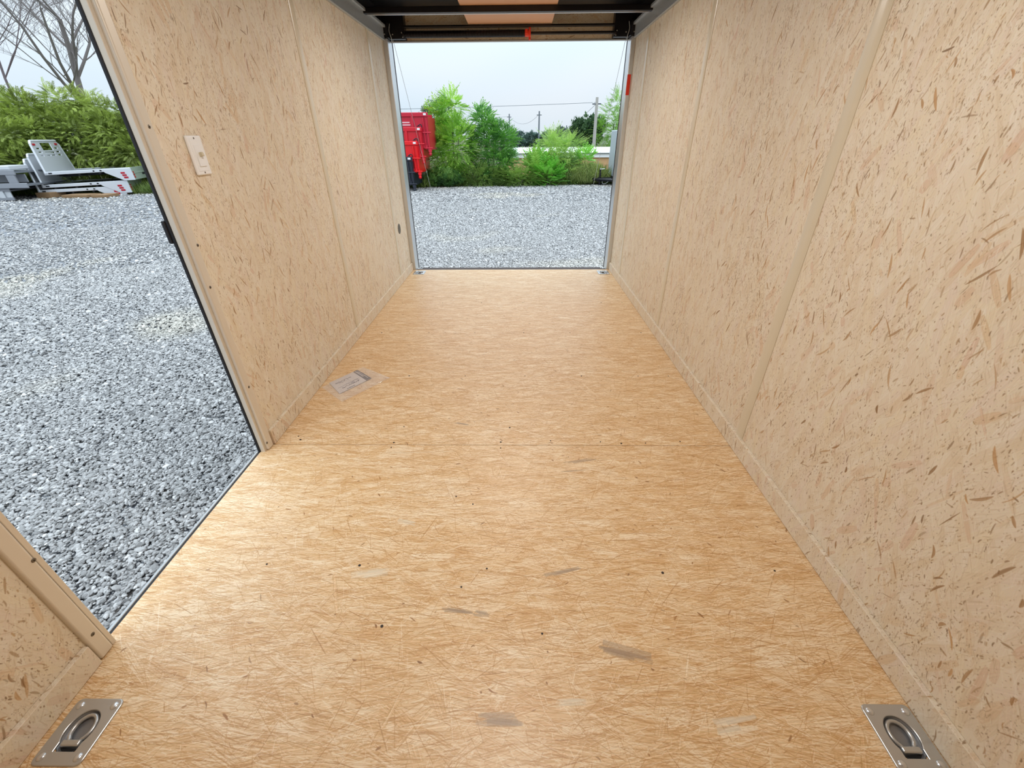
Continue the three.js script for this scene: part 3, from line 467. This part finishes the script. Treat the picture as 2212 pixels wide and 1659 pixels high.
// behind the ramp opening
{
  const B = plant('sumac_shrub', 'tall light green shrub with drooping feathered leaves beside the red bodies', 'shrub', bushAt(976, -19.6), -19.6);
  foliage(B, GEO.ail, LEAF, [[0, 1.3, 0, 0.95, 1.25, 0.8], [-0.3, 2.3, 0, 0.55, 0.6, 0.5], [0.15, 2.75, 0.1, 0.42, 0.4, 0.4], [0.35, 1.5, 0.35, 0.7, 0.9, 0.6], [-0.5, 1.0, 0.3, 0.55, 0.8, 0.6]], 1500, 0.36, T([104, 150, 48], [146, 190, 66], [182, 218, 98], [128, 174, 60]), 21);
  stems(B, [[[0, 0, 0], [-0.2, 2.2, 0], 0.04, 0.015], [[0.1, 0, 0.1], [0.4, 1.9, 0.2], 0.035, 0.012], [[-0.1, 0, 0.1], [-0.5, 1.5, 0.2], 0.03, 0.012], [[0.05, 0, 0], [0.15, 2.7, 0], 0.035, 0.012]]);
  const B0 = plant('grey_leaf_tree', 'grey green small tree rising behind the tall light green shrub', 'tree', bushAt(946, -22), -22);
  foliage(B0, GEO.tuft, LEAF, [[0, 2.5, 0, 0.7, 0.75, 0.6], [-0.3, 1.7, 0, 0.7, 0.8, 0.6], [0.5, 3.0, 0, 0.4, 0.35, 0.4]], 900, 0.2, T([104, 132, 96], [140, 164, 128], [88, 116, 84]), 22);
  stems(B0, [[[0, 0, 0], [0, 2.6, 0], 0.05, 0.02], [[0, 1.4, 0], [0.5, 3.1, 0], 0.03, 0.01]]);
  const C = plant('dark_shrub', 'dark green broad shrub with a pointed top next to the tall light green shrub', 'shrub', bushAt(1062, -19.8), -19.8);
  foliage(C, GEO.ail2, LEAF, [[0, 1.2, 0, 0.95, 1.1, 0.8], [-0.25, 2.1, 0, 0.45, 0.6, 0.4], [-0.4, 2.45, 0, 0.2, 0.35, 0.2], [0.55, 1.55, 0.1, 0.5, 0.55, 0.5], [0.3, 0.7, 0.4, 0.8, 0.6, 0.5]], 1500, 0.32, T([64, 116, 48], [98, 154, 58], [130, 186, 76], [72, 126, 64]), 23);
  stems(C, [[[0, 0, 0], [-0.35, 2.3, 0], 0.04, 0.012], [[0.1, 0, 0], [0.6, 1.7, 0.1], 0.035, 0.012], [[0.1, 0, 0.2], [0.1, 1.7, 0.3], 0.03, 0.012]]);
  const D = plant('feathery_shrub', 'yellow green feathery shrub in front of the low white-roofed building', 'shrub', bushAt(1200, -19.9), -19.9);
  foliage(D, GEO.fine, LEAF, [[0, 0.9, 0, 0.8, 0.75, 0.6], [-0.1, 1.5, 0, 0.5, 0.35, 0.45], [0.6, 1.3, 0, 0.5, 0.42, 0.45], [-0.6, 0.65, 0.2, 0.45, 0.4, 0.4], [0.45, 0.5, 0.2, 0.55, 0.5, 0.45]], 1300, 0.38, T([120, 156, 72], [162, 194, 98], [190, 214, 118], [138, 172, 112]), 24);
  stems(D, [[[0, 0, 0], [-0.3, 1.6, 0], 0.03, 0.01], [[0.1, 0, 0], [0.8, 1.5, 0], 0.03, 0.01], [[0, 0, 0.1], [-0.7, 0.9, 0.2], 0.025, 0.01]]);
  const low = [['broadleaf_weed', 'bright green broad-leaved weed at the gravel edge', 1184, -19.1, GEO.big, [[0, 0.36, 0, 0.45, 0.4, 0.35]], 90, 0.45, T([96, 164, 50], [140, 204, 76])], ['broadleaf_weed', 'tall stalked weed with paired yellow green leaves before the feathery shrub', 1163, -19.3, GEO.big, [[0, 0.55, 0, 0.5, 0.55, 0.3]], 90, 0.42, T([112, 160, 56], [158, 196, 88])],
    ['bramble', 'tangled olive green brambles under the dark shrub', 1040, -19.0, GEO.ail2, [[0, 0.3, 0, 1.3, 0.38, 0.35]], 420, 0.3, T([92, 122, 50], [140, 168, 76], [112, 142, 60])], ['bramble', 'dark ivy-like brambles at the foot of the light green shrub', 955, -18.7, GEO.tuft2, [[0, 0.3, 0, 0.9, 0.42, 0.35]], 420, 0.22, T([62, 104, 52], [98, 144, 66], [132, 170, 82])],
    ['bramble', 'low olive weeds before the yellow green shrub', 1120, -18.95, GEO.ail2, [[0, 0.26, 0, 1.0, 0.32, 0.3]], 320, 0.28, T([112, 146, 58], [154, 182, 86])], ['tall_grass', 'olive tall grass between the feathery shrub and the parked trailer', 1268, -19.5, GEO.blades, [[0, 0.2, 0, 1.1, 0.28, 0.5]], 420, 0.5, T([132, 150, 78], [176, 186, 108], [114, 136, 68])],
    ['broadleaf_weed', 'upright lime green weed among the tall grass', 1262, -19.9, GEO.big, [[0, 0.95, 0, 0.28, 0.4, 0.25]], 60, 0.34, T([128, 184, 70], [160, 214, 96])], ['bramble', 'dark leafy weeds right of the lime green weed clump', 1232, -19.6, GEO.ail2, [[0, 0.4, 0, 0.5, 0.5, 0.3]], 200, 0.3, T([76, 116, 60], [114, 150, 84])]];
  low.forEach(([n, lab, u, z, geo, bl, c, s, t], i) => { const p = plant(n, lab.replace(' right of', ' next to'), n === 'tall_grass' ? 'grass' : 'weed', bushAt(u, z), z); foliage(p, geo, LEAF, bl, c, s, t, 40 + i, { lift: 0.7 }); stems(p, [[[0, 0, 0], [0.02, bl[0][1], 0], 0.014, 0.008], [[0.05, 0, 0.02], [0.2, bl[0][1], 0.05], 0.01, 0.006]]); });
}
{ // grass and weeds along the edge of the gravel: nobody could count them
  const r = rng(66), n = 2600, im = new THREE.InstancedMesh(GEO.blades, LEAF, n), col = new THREE.Color(); im.name = 'verge_grass'; im.userData = { kind: 'stuff', label: 'straggling green grass along the edge of the gravel', category: 'grass' }; im.castShadow = im.receiveShadow = true;
  for (let i = 0; i < n; i++) { const left = r() < 0.5, x = left ? -21 + r() * 10 : -6 + r() * 12, z = edgeZ(x) - 0.15 - r() * r() * 3, s = 0.16 + r() * 0.3; tmpQ.setFromEuler(new THREE.Euler(0, r() * 6.3, 0)); im.setMatrixAt(i, tmpM.compose(V(x, GY, z), tmpQ, tmpS.set(s, s, s))); const t = r(); col.setRGB((100 + t * 60) / 255, (128 + t * 50) / 255, (52 + t * 34) / 255, THREE.SRGBColorSpace); im.setColorAt(i, col); }
  scene.add(im);
}
// evergreen thicket beyond the side door
[[-21.5, -18.2, 2.9, 1.9, 'feathery evergreen bush at the end of the thicket behind the grey bodies'], [-19.3, -18.8, 3.3, 1.8, 'feathery evergreen bush standing behind the grey and white truck bodies'], [-17.3, -18.9, 3.35, 1.7, 'feathery evergreen bush behind the white headboard'], [-15.5, -19.0, 3.0, 1.6, 'feathery evergreen bush behind the white truck bodies, under the bare trunk'], [-13.9, -19.3, 2.6, 1.5, 'feathery evergreen bush behind the tail of the white truck bodies'], [-18.4, -17.4, 2.2, 1.2, 'low feathery evergreen bush in front of the thicket, next to the grey bodies'], [-14.9, -18.9, 2.2, 1.3, 'low feathery evergreen bush right behind the topmost white truck body']].forEach(([x, z, h, w, lab], i) => {
  const B = plant('evergreen_bush', lab, 'bush', x, z, GY, 'evergreen thicket beyond the side door'), r = rng(300 + i), bl = [[0, h * 0.42, 0, w, h * 0.45, w * 0.8]];
  for (let k = 0; k < 9; k++) { const a = r() * 6.28, d = w * (0.35 + r() * 0.5); bl.push([Math.cos(a) * d, h * (0.25 + r() * 0.55), Math.sin(a) * d * 0.8, w * 0.42, h * 0.24, w * 0.4]); }
  for (let k = 0; k < 4; k++) bl.push([(r() - 0.5) * w, h * (0.8 + r() * 0.12), (r() - 0.5) * w * 0.6, w * 0.28, h * 0.16, w * 0.28]);
  foliage(B, GEO.spray, NEEDLE, bl, 3800, 0.34, T([108, 120, 46], [148, 164, 70], [182, 198, 98], [124, 140, 56]), 310 + i, { lift: 0.1, surf: 0.6 });
  stems(B, [[[0, 0, 0], [0.1, h * 0.8, 0], 0.06, 0.02], [[0, 0.2, 0], [0.5, h * 0.6, 0.2], 0.04, 0.015], [[0, 0.2, 0], [-0.5, h * 0.6, 0.1], 0.04, 0.015]]);
});
// bare trees
function bareTree(label, x, z, lean, height, rad, seed, mat, depth = 5) {
  const t = plant('bare_tree', label, 'tree', x, z, GY, 'bare trees behind the thicket'), r = rng(seed), trunk = [], br = [], tw = [];
  const grow = (p, d, len, ra, lv) => {
    let q = p.clone(), dir = d.clone(); const n = lv === 0 ? 6 : 4, list = lv === 0 ? trunk : lv < 3 ? br : tw;
    for (let k = 0; k < n; k++) {
      dir.add(V((r() - 0.5) * 0.28, (r() - 0.35) * 0.12, (r() - 0.5) * 0.28)).normalize(); const q2 = q.clone().addScaledVector(dir, len / n), r0 = ra * (1 - 0.55 * k / n), r1 = ra * (1 - 0.55 * (k + 1) / n);
      list.push(rod(q.toArray(), q2.toArray(), r0, lv < 2 ? 7 : 4, r1)); q = q2;
      if (lv < depth && (lv > 0 || k > 1)) { const m = lv === 0 ? 2 : lv === 1 && r() < 0.35 ? 2 : 1; for (let j = 0; j < m; j++) { const a = r() * 6.28, side = V(Math.cos(a), 0.15 + r() * 0.55, Math.sin(a)).normalize(); grow(q, dir.clone().multiplyScalar(0.55).add(side.multiplyScalar(0.75)).normalize(), len * (0.48 + r() * 0.22), Math.max(0.005, r1 * (0.46 + r() * 0.14)), lv + 1); } }
    }
  };
  grow(V(0, 0, 0), V(...lean).normalize(), height, rad, 0);
  part(t, 'trunk', trunk, mat); part(t, 'branches', br, mat); if (tw.length) part(t, 'twigs', tw, mat); return t;
}
{ const p = at(168, 240, -21.5); bareTree('bare grey tree with a thick broken trunk above the thicket', p[0] + 0.25, -21.5, [-0.06, 1, 0], 6.0, 0.17, 5, barkPale, 5); }
{ const p = at(130, 240, -23); bareTree('bare tree with a long leaning trunk reaching over the thicket', p[0], -23, [-0.75, 1, 0.1], 8.5, 0.085, 8, bark, 5); }
{ const p = at(60, 240, -24); bareTree('slender upright bare tree behind the leaning trunk', p[0] - 1, -24, [0.05, 1, 0], 9, 0.07, 13, bark, 5); }
{ const p = at(10, 240, -22); bareTree('slim bare tree with spreading twigs at the thicket end', p[0] - 1.5, -22, [0.25, 1, 0], 8, 0.065, 17, bark, 5); }

// ───────────────────────── outside: truck bodies beyond the side door ─────────────────────────
const alu = std(srgb(214, 216, 220), 0.42, 0.35), aluGreen = std(srgb(176, 190, 176), 0.45, 0.35), aluGrey = std(srgb(150, 152, 158), 0.5, 0.4), tail = std(srgb(176, 26, 44), 0.3), dark = std(srgb(34, 36, 40), 0.7), timber = std(srgb(140, 110, 78), 0.9), deckM = std(srgb(120, 124, 130), 0.6, 0.3);
function plate(outline, holes, depth, bevel = 0.006) { const s = new THREE.Shape(outline.map((p) => new THREE.Vector2(...p))); for (const h of holes) s.holes.push(new THREE.Path(h.map((p) => new THREE.Vector2(...p)))); return new THREE.ExtrudeGeometry(s, { depth, bevelEnabled: true, bevelSize: bevel, bevelThickness: bevel, bevelSegments: 1 }); }
const rect = (x0, x1, y0, y1) => [[x0, y0], [x1, y0], [x1, y1], [x0, y1]];
// local frame: x from headboard to tail, y up (0 = rail top), z = 0 near side, -W far side
function truckBed(label, pos, turn, tilt, full) {
  const B = thing('flatbed_body', label, 'truck body', pos, turn, 'white truck bodies stacked beyond the side door'), L = 2.5, W = 2.0; B.rotation.order = 'YXZ'; B.rotation.z = tilt;
  part(B, 'side_rail', [rb(0, L, -0.10, 0, -0.05, 0, 0.012, 2), rb(0, L, -0.10, 0, -W, -W + 0.05, 0.012, 2)], alu);
  part(B, 'deck', bx(0.02, L - 0.02, -0.07, -0.03, -W + 0.05, -0.05), deckM);
  part(B, 'underframe', [bx(0.2, L - 0.3, -0.2, -0.07, -W * 0.7, -W * 0.7 + 0.08), bx(0.2, L - 0.3, -0.2, -0.07, -W * 0.3 - 0.08, -W * 0.3), ...[0.3, 0.9, 1.5].map((x) => bx(x, x + 0.06, -0.16, -0.07, -W + 0.06, -0.06))], dark);
  const sk = plate([[1.62, -0.02], [L, -0.02], [L, -0.40], [2.18, -0.40], [1.72, -0.13]], [], 0.012); for (const z of [-0.012, -W]) part(B, 'tail_skirt', sk.clone().translate(0, 0, z), alu);
  const rp = part(B, 'rear_panel', [rb(L - 0.012, L + 0.01, -0.40, 0.0, -W, 0, 0.006, 2), rb(L + 0.008, L + 0.02, -0.20, -0.17, -W, 0, 0.004, 1)], aluGreen, 'pale green grey rear panel');
  part(rp, 'plate_recess', bx(L + 0.008, L + 0.016, -0.27, -0.21, -W * 0.55, -W * 0.42), dark);
  for (const y of [-0.16, -0.235, -0.31]) { const q = (y + 0.3) * -0.3; part(B, 'tail_lamp', rb(L - 0.30 + q, L - 0.17 + q, y - 0.028, y + 0.028, 0.002, 0.018, 0.012, 2), tail, 'red tail lamp'); part(B, 'tail_lamp', rb(L + 0.01, L + 0.022, y - 0.028, y + 0.028, -0.12, -0.03, 0.005, 2), tail, 'red tail lamp'); }
  for (const [x, w] of [[0.12, 0.10], [1.38, 0.05], [1.58, 0.06]]) part(B, 'rail_pocket', rb(x, x + w, -0.072, -0.03, -0.004, 0.006, 0.003, 1), dark);
  // headboard: leaning back, with a window and rows of slots
  const H = new THREE.Group(); H.name = 'headboard'; H.position.set(0.06, -0.05, 0); H.rotation.z = 0.06; B.add(H);
  const h = 0.98, hw = W, c = 0.14, outl = [[-hw + c * 1.6, h], [-c * 1.6, h], [-c, h - c * 0.7], [0, 0], [-hw, 0], [-hw + c, h - c * 0.7]];
  const holes = full ? [rect(-hw * 0.66, -hw * 0.34, h * 0.70, h * 0.94), rect(-hw * 0.66, -hw * 0.34, h * 0.60, h * 0.66)] : [rect(-hw * 0.66, -hw * 0.34, h * 0.66, h * 0.9)];
  if (full) for (const y of [0.52, 0.62, 0.74]) for (const x of [0.16, 0.72]) holes.push(rect(-hw * (x + 0.11), -hw * x, h * y, h * (y + 0.055)));
  if (full) for (const x of [0.36, 0.52]) holes.push(rect(-hw * (x + 0.12), -hw * x, h * 0.52, h * 0.57));
  const hb = plate(outl, holes, 0.02).rotateY(-Math.PI / 2);           // shape x -> z, thickness along -x
  part(H, 'panel', hb, alu); part(H, 'edge_frame', [rod([-0.01, 0, 0], [-0.01, h - c * 0.7, -c], 0.035, 8), rod([-0.01, h - c * 0.7, -c], [-0.01, h, -c * 1.6], 0.035, 8), rod([-0.01, h, -c * 1.6], [-0.01, h, -hw + c * 1.6], 0.035, 8), rod([-0.01, 0, -hw], [-0.01, h - c * 0.7, -hw + c], 0.035, 8)], alu);
  if (full) for (const z of [-hw * 0.14, -hw * 0.82]) part(H, 'marker_lamp', rb(0.0, 0.03, h * 0.86, h * 0.92, z - 0.07, z + 0.07, 0.008, 2), tail, 'red marker lamp');
  return B;
}
{
  const ang = 0.36, P = (u, v, z) => at(u, v, z);
  truckBed('topmost white truck body of the stack, with a slotted headboard', P(93, 372, -15.8), ang, 0.035, true);
  truckBed('middle white truck body of the stack beyond the side door', P(88, 400, -15.75), ang, 0.03, false);
  truckBed('bottom white truck body of the stack, resting on timber', P(80, 411, -15.7), ang, 0.02, false);
  for (const [u, v, w, lab] of [[105, 426, 0.5, 'thick weathered timber block under the headboard end of the white bodies'], [170, 426, 0.9, 'long weathered timber under the middle of the white bodies'], [222, 427, 0.5, 'short weathered timber under the tail of the white bodies']]) { const p = P(u, v, -15.75); solo('timber_block', lab, 'timber block', rb(p[0] - w / 2, p[0] + w / 2, GY, GY + (u === 105 ? 0.17 : 0.09), -16.2, -15.6, 0.01, 1).rotateY(0), timber, 'timber under the white bodies'); }
  // grey bodies at the end of the stack
  const gp = P(30, 428, -14.9), G1 = (name, lab, y, dx, parts) => { const g = thing(name, lab, 'truck body', [gp[0] + dx, y, -14.9], 0.2, 'grey truck bodies'); parts(g); return g; };
  G1('grey_flatbed', 'grey aluminium truck body, top of the grey stack', 0.36, 0.3, (g) => { part(g, 'side_rail', rb(-2.2, 0.15, -0.14, 0, -0.05, 0, 0.01, 2), aluGrey); part(g, 'deck', bx(-2.2, 0.1, -0.1, -0.05, -1.9, -0.05), deckM); part(g, 'headboard', [plate([[-0.75, 0.02], [-0.12, 0.02], [-0.45, 0.72], [-0.75, 0.74]], [rect(-0.62, -0.5, 0.22, 0.34)], 0.03).translate(-0.25, 0, -0.2), rb(-0.55, 0.0, 0.0, 0.12, -0.9, -0.1, 0.02, 2)], alu); });
  G1('grey_flatbed', 'grey aluminium truck body, middle of the grey stack', -0.02, 0.45, (g) => { part(g, 'side_rail', rb(-2.3, 0.2, -0.15, 0, -0.05, 0, 0.01, 2), aluGrey); part(g, 'side_post', [rb(-0.75, -0.6, 0.0, 0.24, -0.1, -0.04, 0.01, 1), rb(-0.3, -0.05, 0.0, 0.24, -0.1, -0.04, 0.01, 1), bx(-2.2, -0.05, 0.0, 0.24, -0.5, -0.45)], aluGrey); part(g, 'deck', bx(-2.3, 0.15, -0.1, -0.05, -1.9, -0.05), deckM); });
  G1('grey_flatbed', 'grey aluminium truck body at the bottom of the grey stack', -0.17, 0, (g) => { part(g, 'side_rail', [rb(-2.0, 0.0, -0.10, 0, -0.05, 0, 0.01, 2), rb(-2.0, 0.0, -0.37, -0.28, -0.05, 0, 0.01, 2)], aluGrey); part(g, 'side_panel', [rb(-2.0, -0.05, -0.3, -0.08, -0.09, -0.05, 0.005, 1), rb(-0.35, -0.22, -0.3, -0.08, -0.04, 0.0, 0.005, 1)], alu); part(g, 'deck', bx(-2.0, 0, -0.1, -0.05, -1.9, -0.05), deckM); });
}

// ───────────────────────── outside: red bodies, trailer, building, poles ─────────────────────────
function dumpBody(label, xr, y0, y1, z, mat, w, marks) {
  const B = thing('dump_body', label, 'dump body', [xr, y0, z], 0, 'dump bodies stacked beyond the ramp'), h = y1 - y0, L = 3.2;
  part(B, 'side_wall', [bx(-L, -0.12, 0.08, h, -0.04, 0), bx(-L, -0.12, 0.08, h, -w, -w + 0.04), bx(-L, -0.12, 0.06, 0.1, -w, 0), bx(-L - 0.04, -L, 0.08, h, -w, 0)], mat);
  part(B, 'top_rail', rb(-L, 0.0, h - 0.11, h + 0.02, -0.05, 0.05, 0.02, 2), mat);
  for (const x of [-0.62, -1.3, -2.0, -2.7]) part(B, 'side_rib', rb(x, x + 0.09, 0.1, h - 0.1, 0, 0.05, 0.015, 2), mat);
  part(B, 'lower_rail', rb(-L, -0.1, 0.05, 0.15, -0.02, 0.04, 0.015, 2), mat);
  const g = part(B, 'tailgate', [bx(-0.12, -0.02, 0.0, h - 0.12, -w, 0.0)], mat);
  for (const x of [-0.16, -0.05]) part(g, 'gate_post', rod([x, 0.02, 0.03], [x - 0.03, h - 0.14, 0.03], 0.028, 10), mat);
  part(g, 'gate_bar', rod([-0.24, h * 0.48, 0.045], [0.06, h * 0.48, 0.045], 0.022, 8), mat); part(g, 'gate_bar', rod([-0.22, 0.06, 0.045], [0.08, 0.06, 0.045], 0.02, 8), mat);
  part(g, 'hinge_eye', [new THREE.CylinderGeometry(0.06, 0.06, 0.09, 16).rotateX(Math.PI / 2).translate(-0.02, -0.02, 0.05), new THREE.SphereGeometry(0.06, 12, 8).translate(-0.03, -0.13, 0.04), rod([-0.02, -0.01, 0.04], [-0.03, -0.12, 0.04], 0.05, 10)], mat);
  part(g, 'top_hook', [new THREE.TorusGeometry(0.05, 0.016, 6, 14).translate(-0.04, h + 0.05, 0.01), rod([-0.16, h + 0.02, 0.01], [-0.1, h + 0.08, 0.01], 0.015, 6)], dark);
  part(B, 'rail_cap', rb(-0.16, -0.06, h - 0.07, h - 0.01, 0.05, 0.062, 0.005, 1), M.white, 'white cap');
  if (marks) part(B, 'lettering', [0, 1].map((k) => bx(-1.0, -0.68 + k * 0.02, h - 0.30 - k * 0.075, h - 0.265 - k * 0.075, 0.001, 0.006)), std(srgb(236, 200, 204), 0.5), 'two short lines of white lettering');
  return B;
}
{
  const redA = std(srgb(196, 26, 52), 0.35), redB = std(srgb(206, 20, 40), 0.35), redC = std(srgb(232, 14, 22), 0.35);
  const X = (u, v, z) => at(u, v, z);
  dumpBody('topmost red steel dump body with white lettering beyond the ramp', X(928, 290, -17.6)[0], X(928, 324, -17.6)[1], X(928, 244, -17.6)[1], -17.6, redA, 1.5, true);
  dumpBody('middle red steel dump body, under the lettered one', X(914, 310, -17.45)[0], X(914, 342, -17.45)[1], X(914, 276, -17.45)[1], -17.45, redB, 1.8);
  dumpBody('lowest red steel dump body, above the black one', X(906, 345, -17.3)[0], X(906, 374, -17.3)[1], X(906, 306, -17.3)[1], -17.3, redC, 2.1);
  const kb = dumpBody('black steel dump body standing on the gravel under the red ones', X(895, 380, -17.1)[0], GY + 0.19, X(895, 340, -17.1)[1], -17.1, std(srgb(36, 40, 52), 0.4), 2.4);
}
{ // parked trailer
  const z = -18.2, p = at(1331, 385, z), y0 = p[1], y1 = at(1327, 280, z)[1], Tr = thing('cargo_trailer', 'grey box trailer with a black drawbar and jack at the gravel edge', 'trailer', [p[0], 0, z]);
  part(Tr, 'box', rb(0, 3.2, y0, y1, -1.9, 0, 0.04, 2), std(srgb(176, 184, 194), 0.45, 0.3));
  part(Tr, 'corner_trim', rb(-0.015, 0.06, y0, y1 + 0.01, -0.05, 0.015, 0.01, 2), M.bright);
  part(Tr, 'drawbar', [rb(-0.62, 0.3, y0 - 0.19, y0 - 0.03, -0.95, -0.83, 0.015, 2), rod([0.2, y0 - 0.1, -0.15], [-0.6, y0 - 0.1, -0.86], 0.055, 8), rod([0.2, y0 - 0.1, -1.7], [-0.6, y0 - 0.1, -0.92], 0.055, 8), rb(0, 3.2, y0 - 0.14, y0, -1.8, -0.1, 0.01, 1)], M.black);
  const j = part(Tr, 'jack', [rod([-0.5, GY + 0.03, -0.8], [-0.5, y0 + 0.26, -0.8], 0.032, 10), rod([-0.5, GY + 0.01, -0.8], [-0.5, GY + 0.04, -0.8], 0.07, 12), rod([-0.5, y0 + 0.02, -0.8], [-0.5, y0 + 0.26, -0.8], 0.042, 10)], M.black); part(j, 'crank', [rod([-0.5, y0 + 0.27, -0.8], [-0.34, y0 + 0.29, -0.74], 0.014, 8), rod([-0.5, y0 + 0.24, -0.8], [-0.5, y0 + 0.31, -0.8], 0.03, 10)], M.bright);
  part(Tr, 'coupler', rb(-0.78, -0.58, y0 - 0.15, y0 - 0.05, -0.95, -0.83, 0.03, 3), M.darksteel);
  const chain = new THREE.CatmullRomCurve3([V(-0.4, y0 - 0.08, -0.82), V(-0.36, y0 - 0.26, -0.78), V(-0.2, y0 - 0.22, -0.75), V(-0.08, y0 - 0.06, -0.72)]); part(Tr, 'chain', new THREE.TubeGeometry(chain, 20, 0.012, 6), M.zinc);
  part(Tr, 'wheel', new THREE.TorusGeometry(0.23, 0.1, 12, 24).translate(1.9, GY + 0.33, -0.1), M.rubber);
}
{ // low building beyond the yard, on lower ground
  const z = -40, L = GY - 2.2, yr = at(1200, 318, z - 3)[1], ye = at(1200, 331, z)[1], yf = at(1200, 341, z)[1], x0 = at(1085, 330, z)[0], x1 = x0 + 22, B = thing('low_building', 'low tan building with a white roof behind the shrubs', 'building', [0, 0, z]);
  part(B, 'wall', bx(x0 + 0.3, x1 - 0.3, L, yf, -7, -0.15), std(srgb(206, 164, 122), 0.8));
  part(B, 'fascia', rb(x0, x1, yf, ye - 0.04, -7.2, 0, 0.02, 1), std(srgb(240, 240, 244), 0.6)); part(B, 'gutter', rb(x0 - 0.02, x1 + 0.02, ye - 0.05, ye + 0.03, -0.02, 0.1, 0.02, 2), std(srgb(150, 154, 160), 0.5));
  const g = new THREE.BufferGeometry(); const sh = new THREE.Shape([[0, ye], [-3, yr], [-7.3, ye]].map((q) => new THREE.Vector2(...q))); part(B, 'roof', new THREE.ExtrudeGeometry(sh, { depth: x1 - x0, bevelEnabled: false }).rotateY(-Math.PI / 2).translate(x1, 0, 0), std(srgb(244, 244, 248), 0.55, 0, { side: THREE.DoubleSide }));
  for (let k = 0; k < 6; k++) part(B, 'door', rb(x0 + 1.5 + k * 3.4, x0 + 3.9 + k * 3.4, L, yf - 0.5, -0.16, -0.1, 0.01, 1), std(srgb(190, 150, 112), 0.7));
}
const poleTops = [];
[[1100, 246, -118, 'wooden utility pole beside the dark shrub, far off', 0.16], [1165, 240, -98, 'wooden utility pole rising above the yellow green shrub', 0.16], [1224, 271, -130, 'short far utility pole next to the round dark tree', 0.17], [1292, 210, -58, 'pale wooden utility pole in front of the round dark tree', 0.19], [640, 243, -118, 'wooden utility pole hidden by the trailer wall, far off', 0.16], [640, 229, -58, 'wooden utility pole hidden by the trailer wall, holding the high wire', 0.16]].forEach(([u, v, z, lab, r]) => {
  const t = at(u, v, z), y0 = -2.85, P = thing('utility_pole', lab, 'utility pole', [t[0], y0, z], 0, 'utility poles beyond the yard'); if (u === 1292) P.rotation.z = 0.012;
  part(P, 'shaft', rod([0, 0, 0], [0, t[1] - y0, 0], r * 1.25, 10, r * 0.8), std(u === 1292 ? srgb(176, 172, 166) : srgb(110, 116, 124), 0.9));
  part(P, 'crossarm', rb(-0.5, 0.5, t[1] - y0 - 0.7, t[1] - y0 - 0.58, -0.06, 0.06, 0.01, 1), std(srgb(96, 100, 106), 0.9)); for (const x of [-0.42, 0.42]) part(P, 'insulator', new THREE.CylinderGeometry(0.04, 0.06, 0.14, 8).translate(x, t[1] - y0 - 0.51, 0), M.white);
  poleTops.push([t[0], t[1] - 0.5, z]);
});
const wireM = std(srgb(120, 126, 134), 0.7);
[[poleTops[0], poleTops[1], 1.6, 'sagging wire between the two far poles'], [poleTops[4], poleTops[0], 1.2, 'wire running off behind the dark shrub'], [poleTops[2], poleTops[3], 0.3, 'wire slanting down from the pale pole'], [poleTops[5], poleTops[3], 0.1, 'faint high wire across the sky']].forEach(([a, b, sag, lab]) => {
  const pts = []; for (let k = 0; k <= 16; k++) { const t = k / 16; pts.push(V(a[0] + (b[0] - a[0]) * t, a[1] + (b[1] - a[1]) * t - sag * 4 * t * (1 - t), a[2] + (b[2] - a[2]) * t)); }
  solo('power_line', lab, 'wire', new THREE.TubeGeometry(new THREE.CatmullRomCurve3(pts), 40, 0.022, 5), wireM, 'power lines');
});
{ // trees beyond the building
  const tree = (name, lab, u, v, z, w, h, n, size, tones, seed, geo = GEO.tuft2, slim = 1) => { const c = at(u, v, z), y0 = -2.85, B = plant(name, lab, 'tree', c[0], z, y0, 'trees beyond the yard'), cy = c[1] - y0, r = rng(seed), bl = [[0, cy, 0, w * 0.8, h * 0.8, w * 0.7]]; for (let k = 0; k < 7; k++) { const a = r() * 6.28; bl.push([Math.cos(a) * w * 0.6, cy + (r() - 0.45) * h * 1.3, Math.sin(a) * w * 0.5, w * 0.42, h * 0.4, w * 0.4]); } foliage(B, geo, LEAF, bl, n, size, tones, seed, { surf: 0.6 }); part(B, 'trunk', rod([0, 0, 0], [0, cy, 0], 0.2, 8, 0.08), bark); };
  tree('round_tree', 'round dark green tree behind the pale utility pole', 1272, 288, -66, 2.7, 2.6, 900, 0.75, T([52, 84, 52], [84, 116, 72], [64, 98, 60]), 71);
  tree('willow_tree', 'bright green tall tree next to the pale utility pole', 1326, 268, -62, 2.3, 3.6, 900, 0.9, T([104, 150, 48], [146, 190, 72], [122, 168, 60]), 72, GEO.fine);
  tree('grey_tree', 'grey green tree top behind the yellow green shrub', 1212, 290, -120, 2.6, 1.6, 420, 0.95, T([92, 108, 100], [120, 134, 122]), 73);
  const far = [[1118, 305], [1135, 303], [1152, 306], [1170, 304], [1188, 302], [1206, 305], [1228, 302], [1248, 304], [1100, 304]];
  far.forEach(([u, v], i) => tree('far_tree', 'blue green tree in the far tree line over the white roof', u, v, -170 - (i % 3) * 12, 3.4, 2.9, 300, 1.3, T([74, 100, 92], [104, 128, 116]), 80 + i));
}
renderer.render(scene, camera);
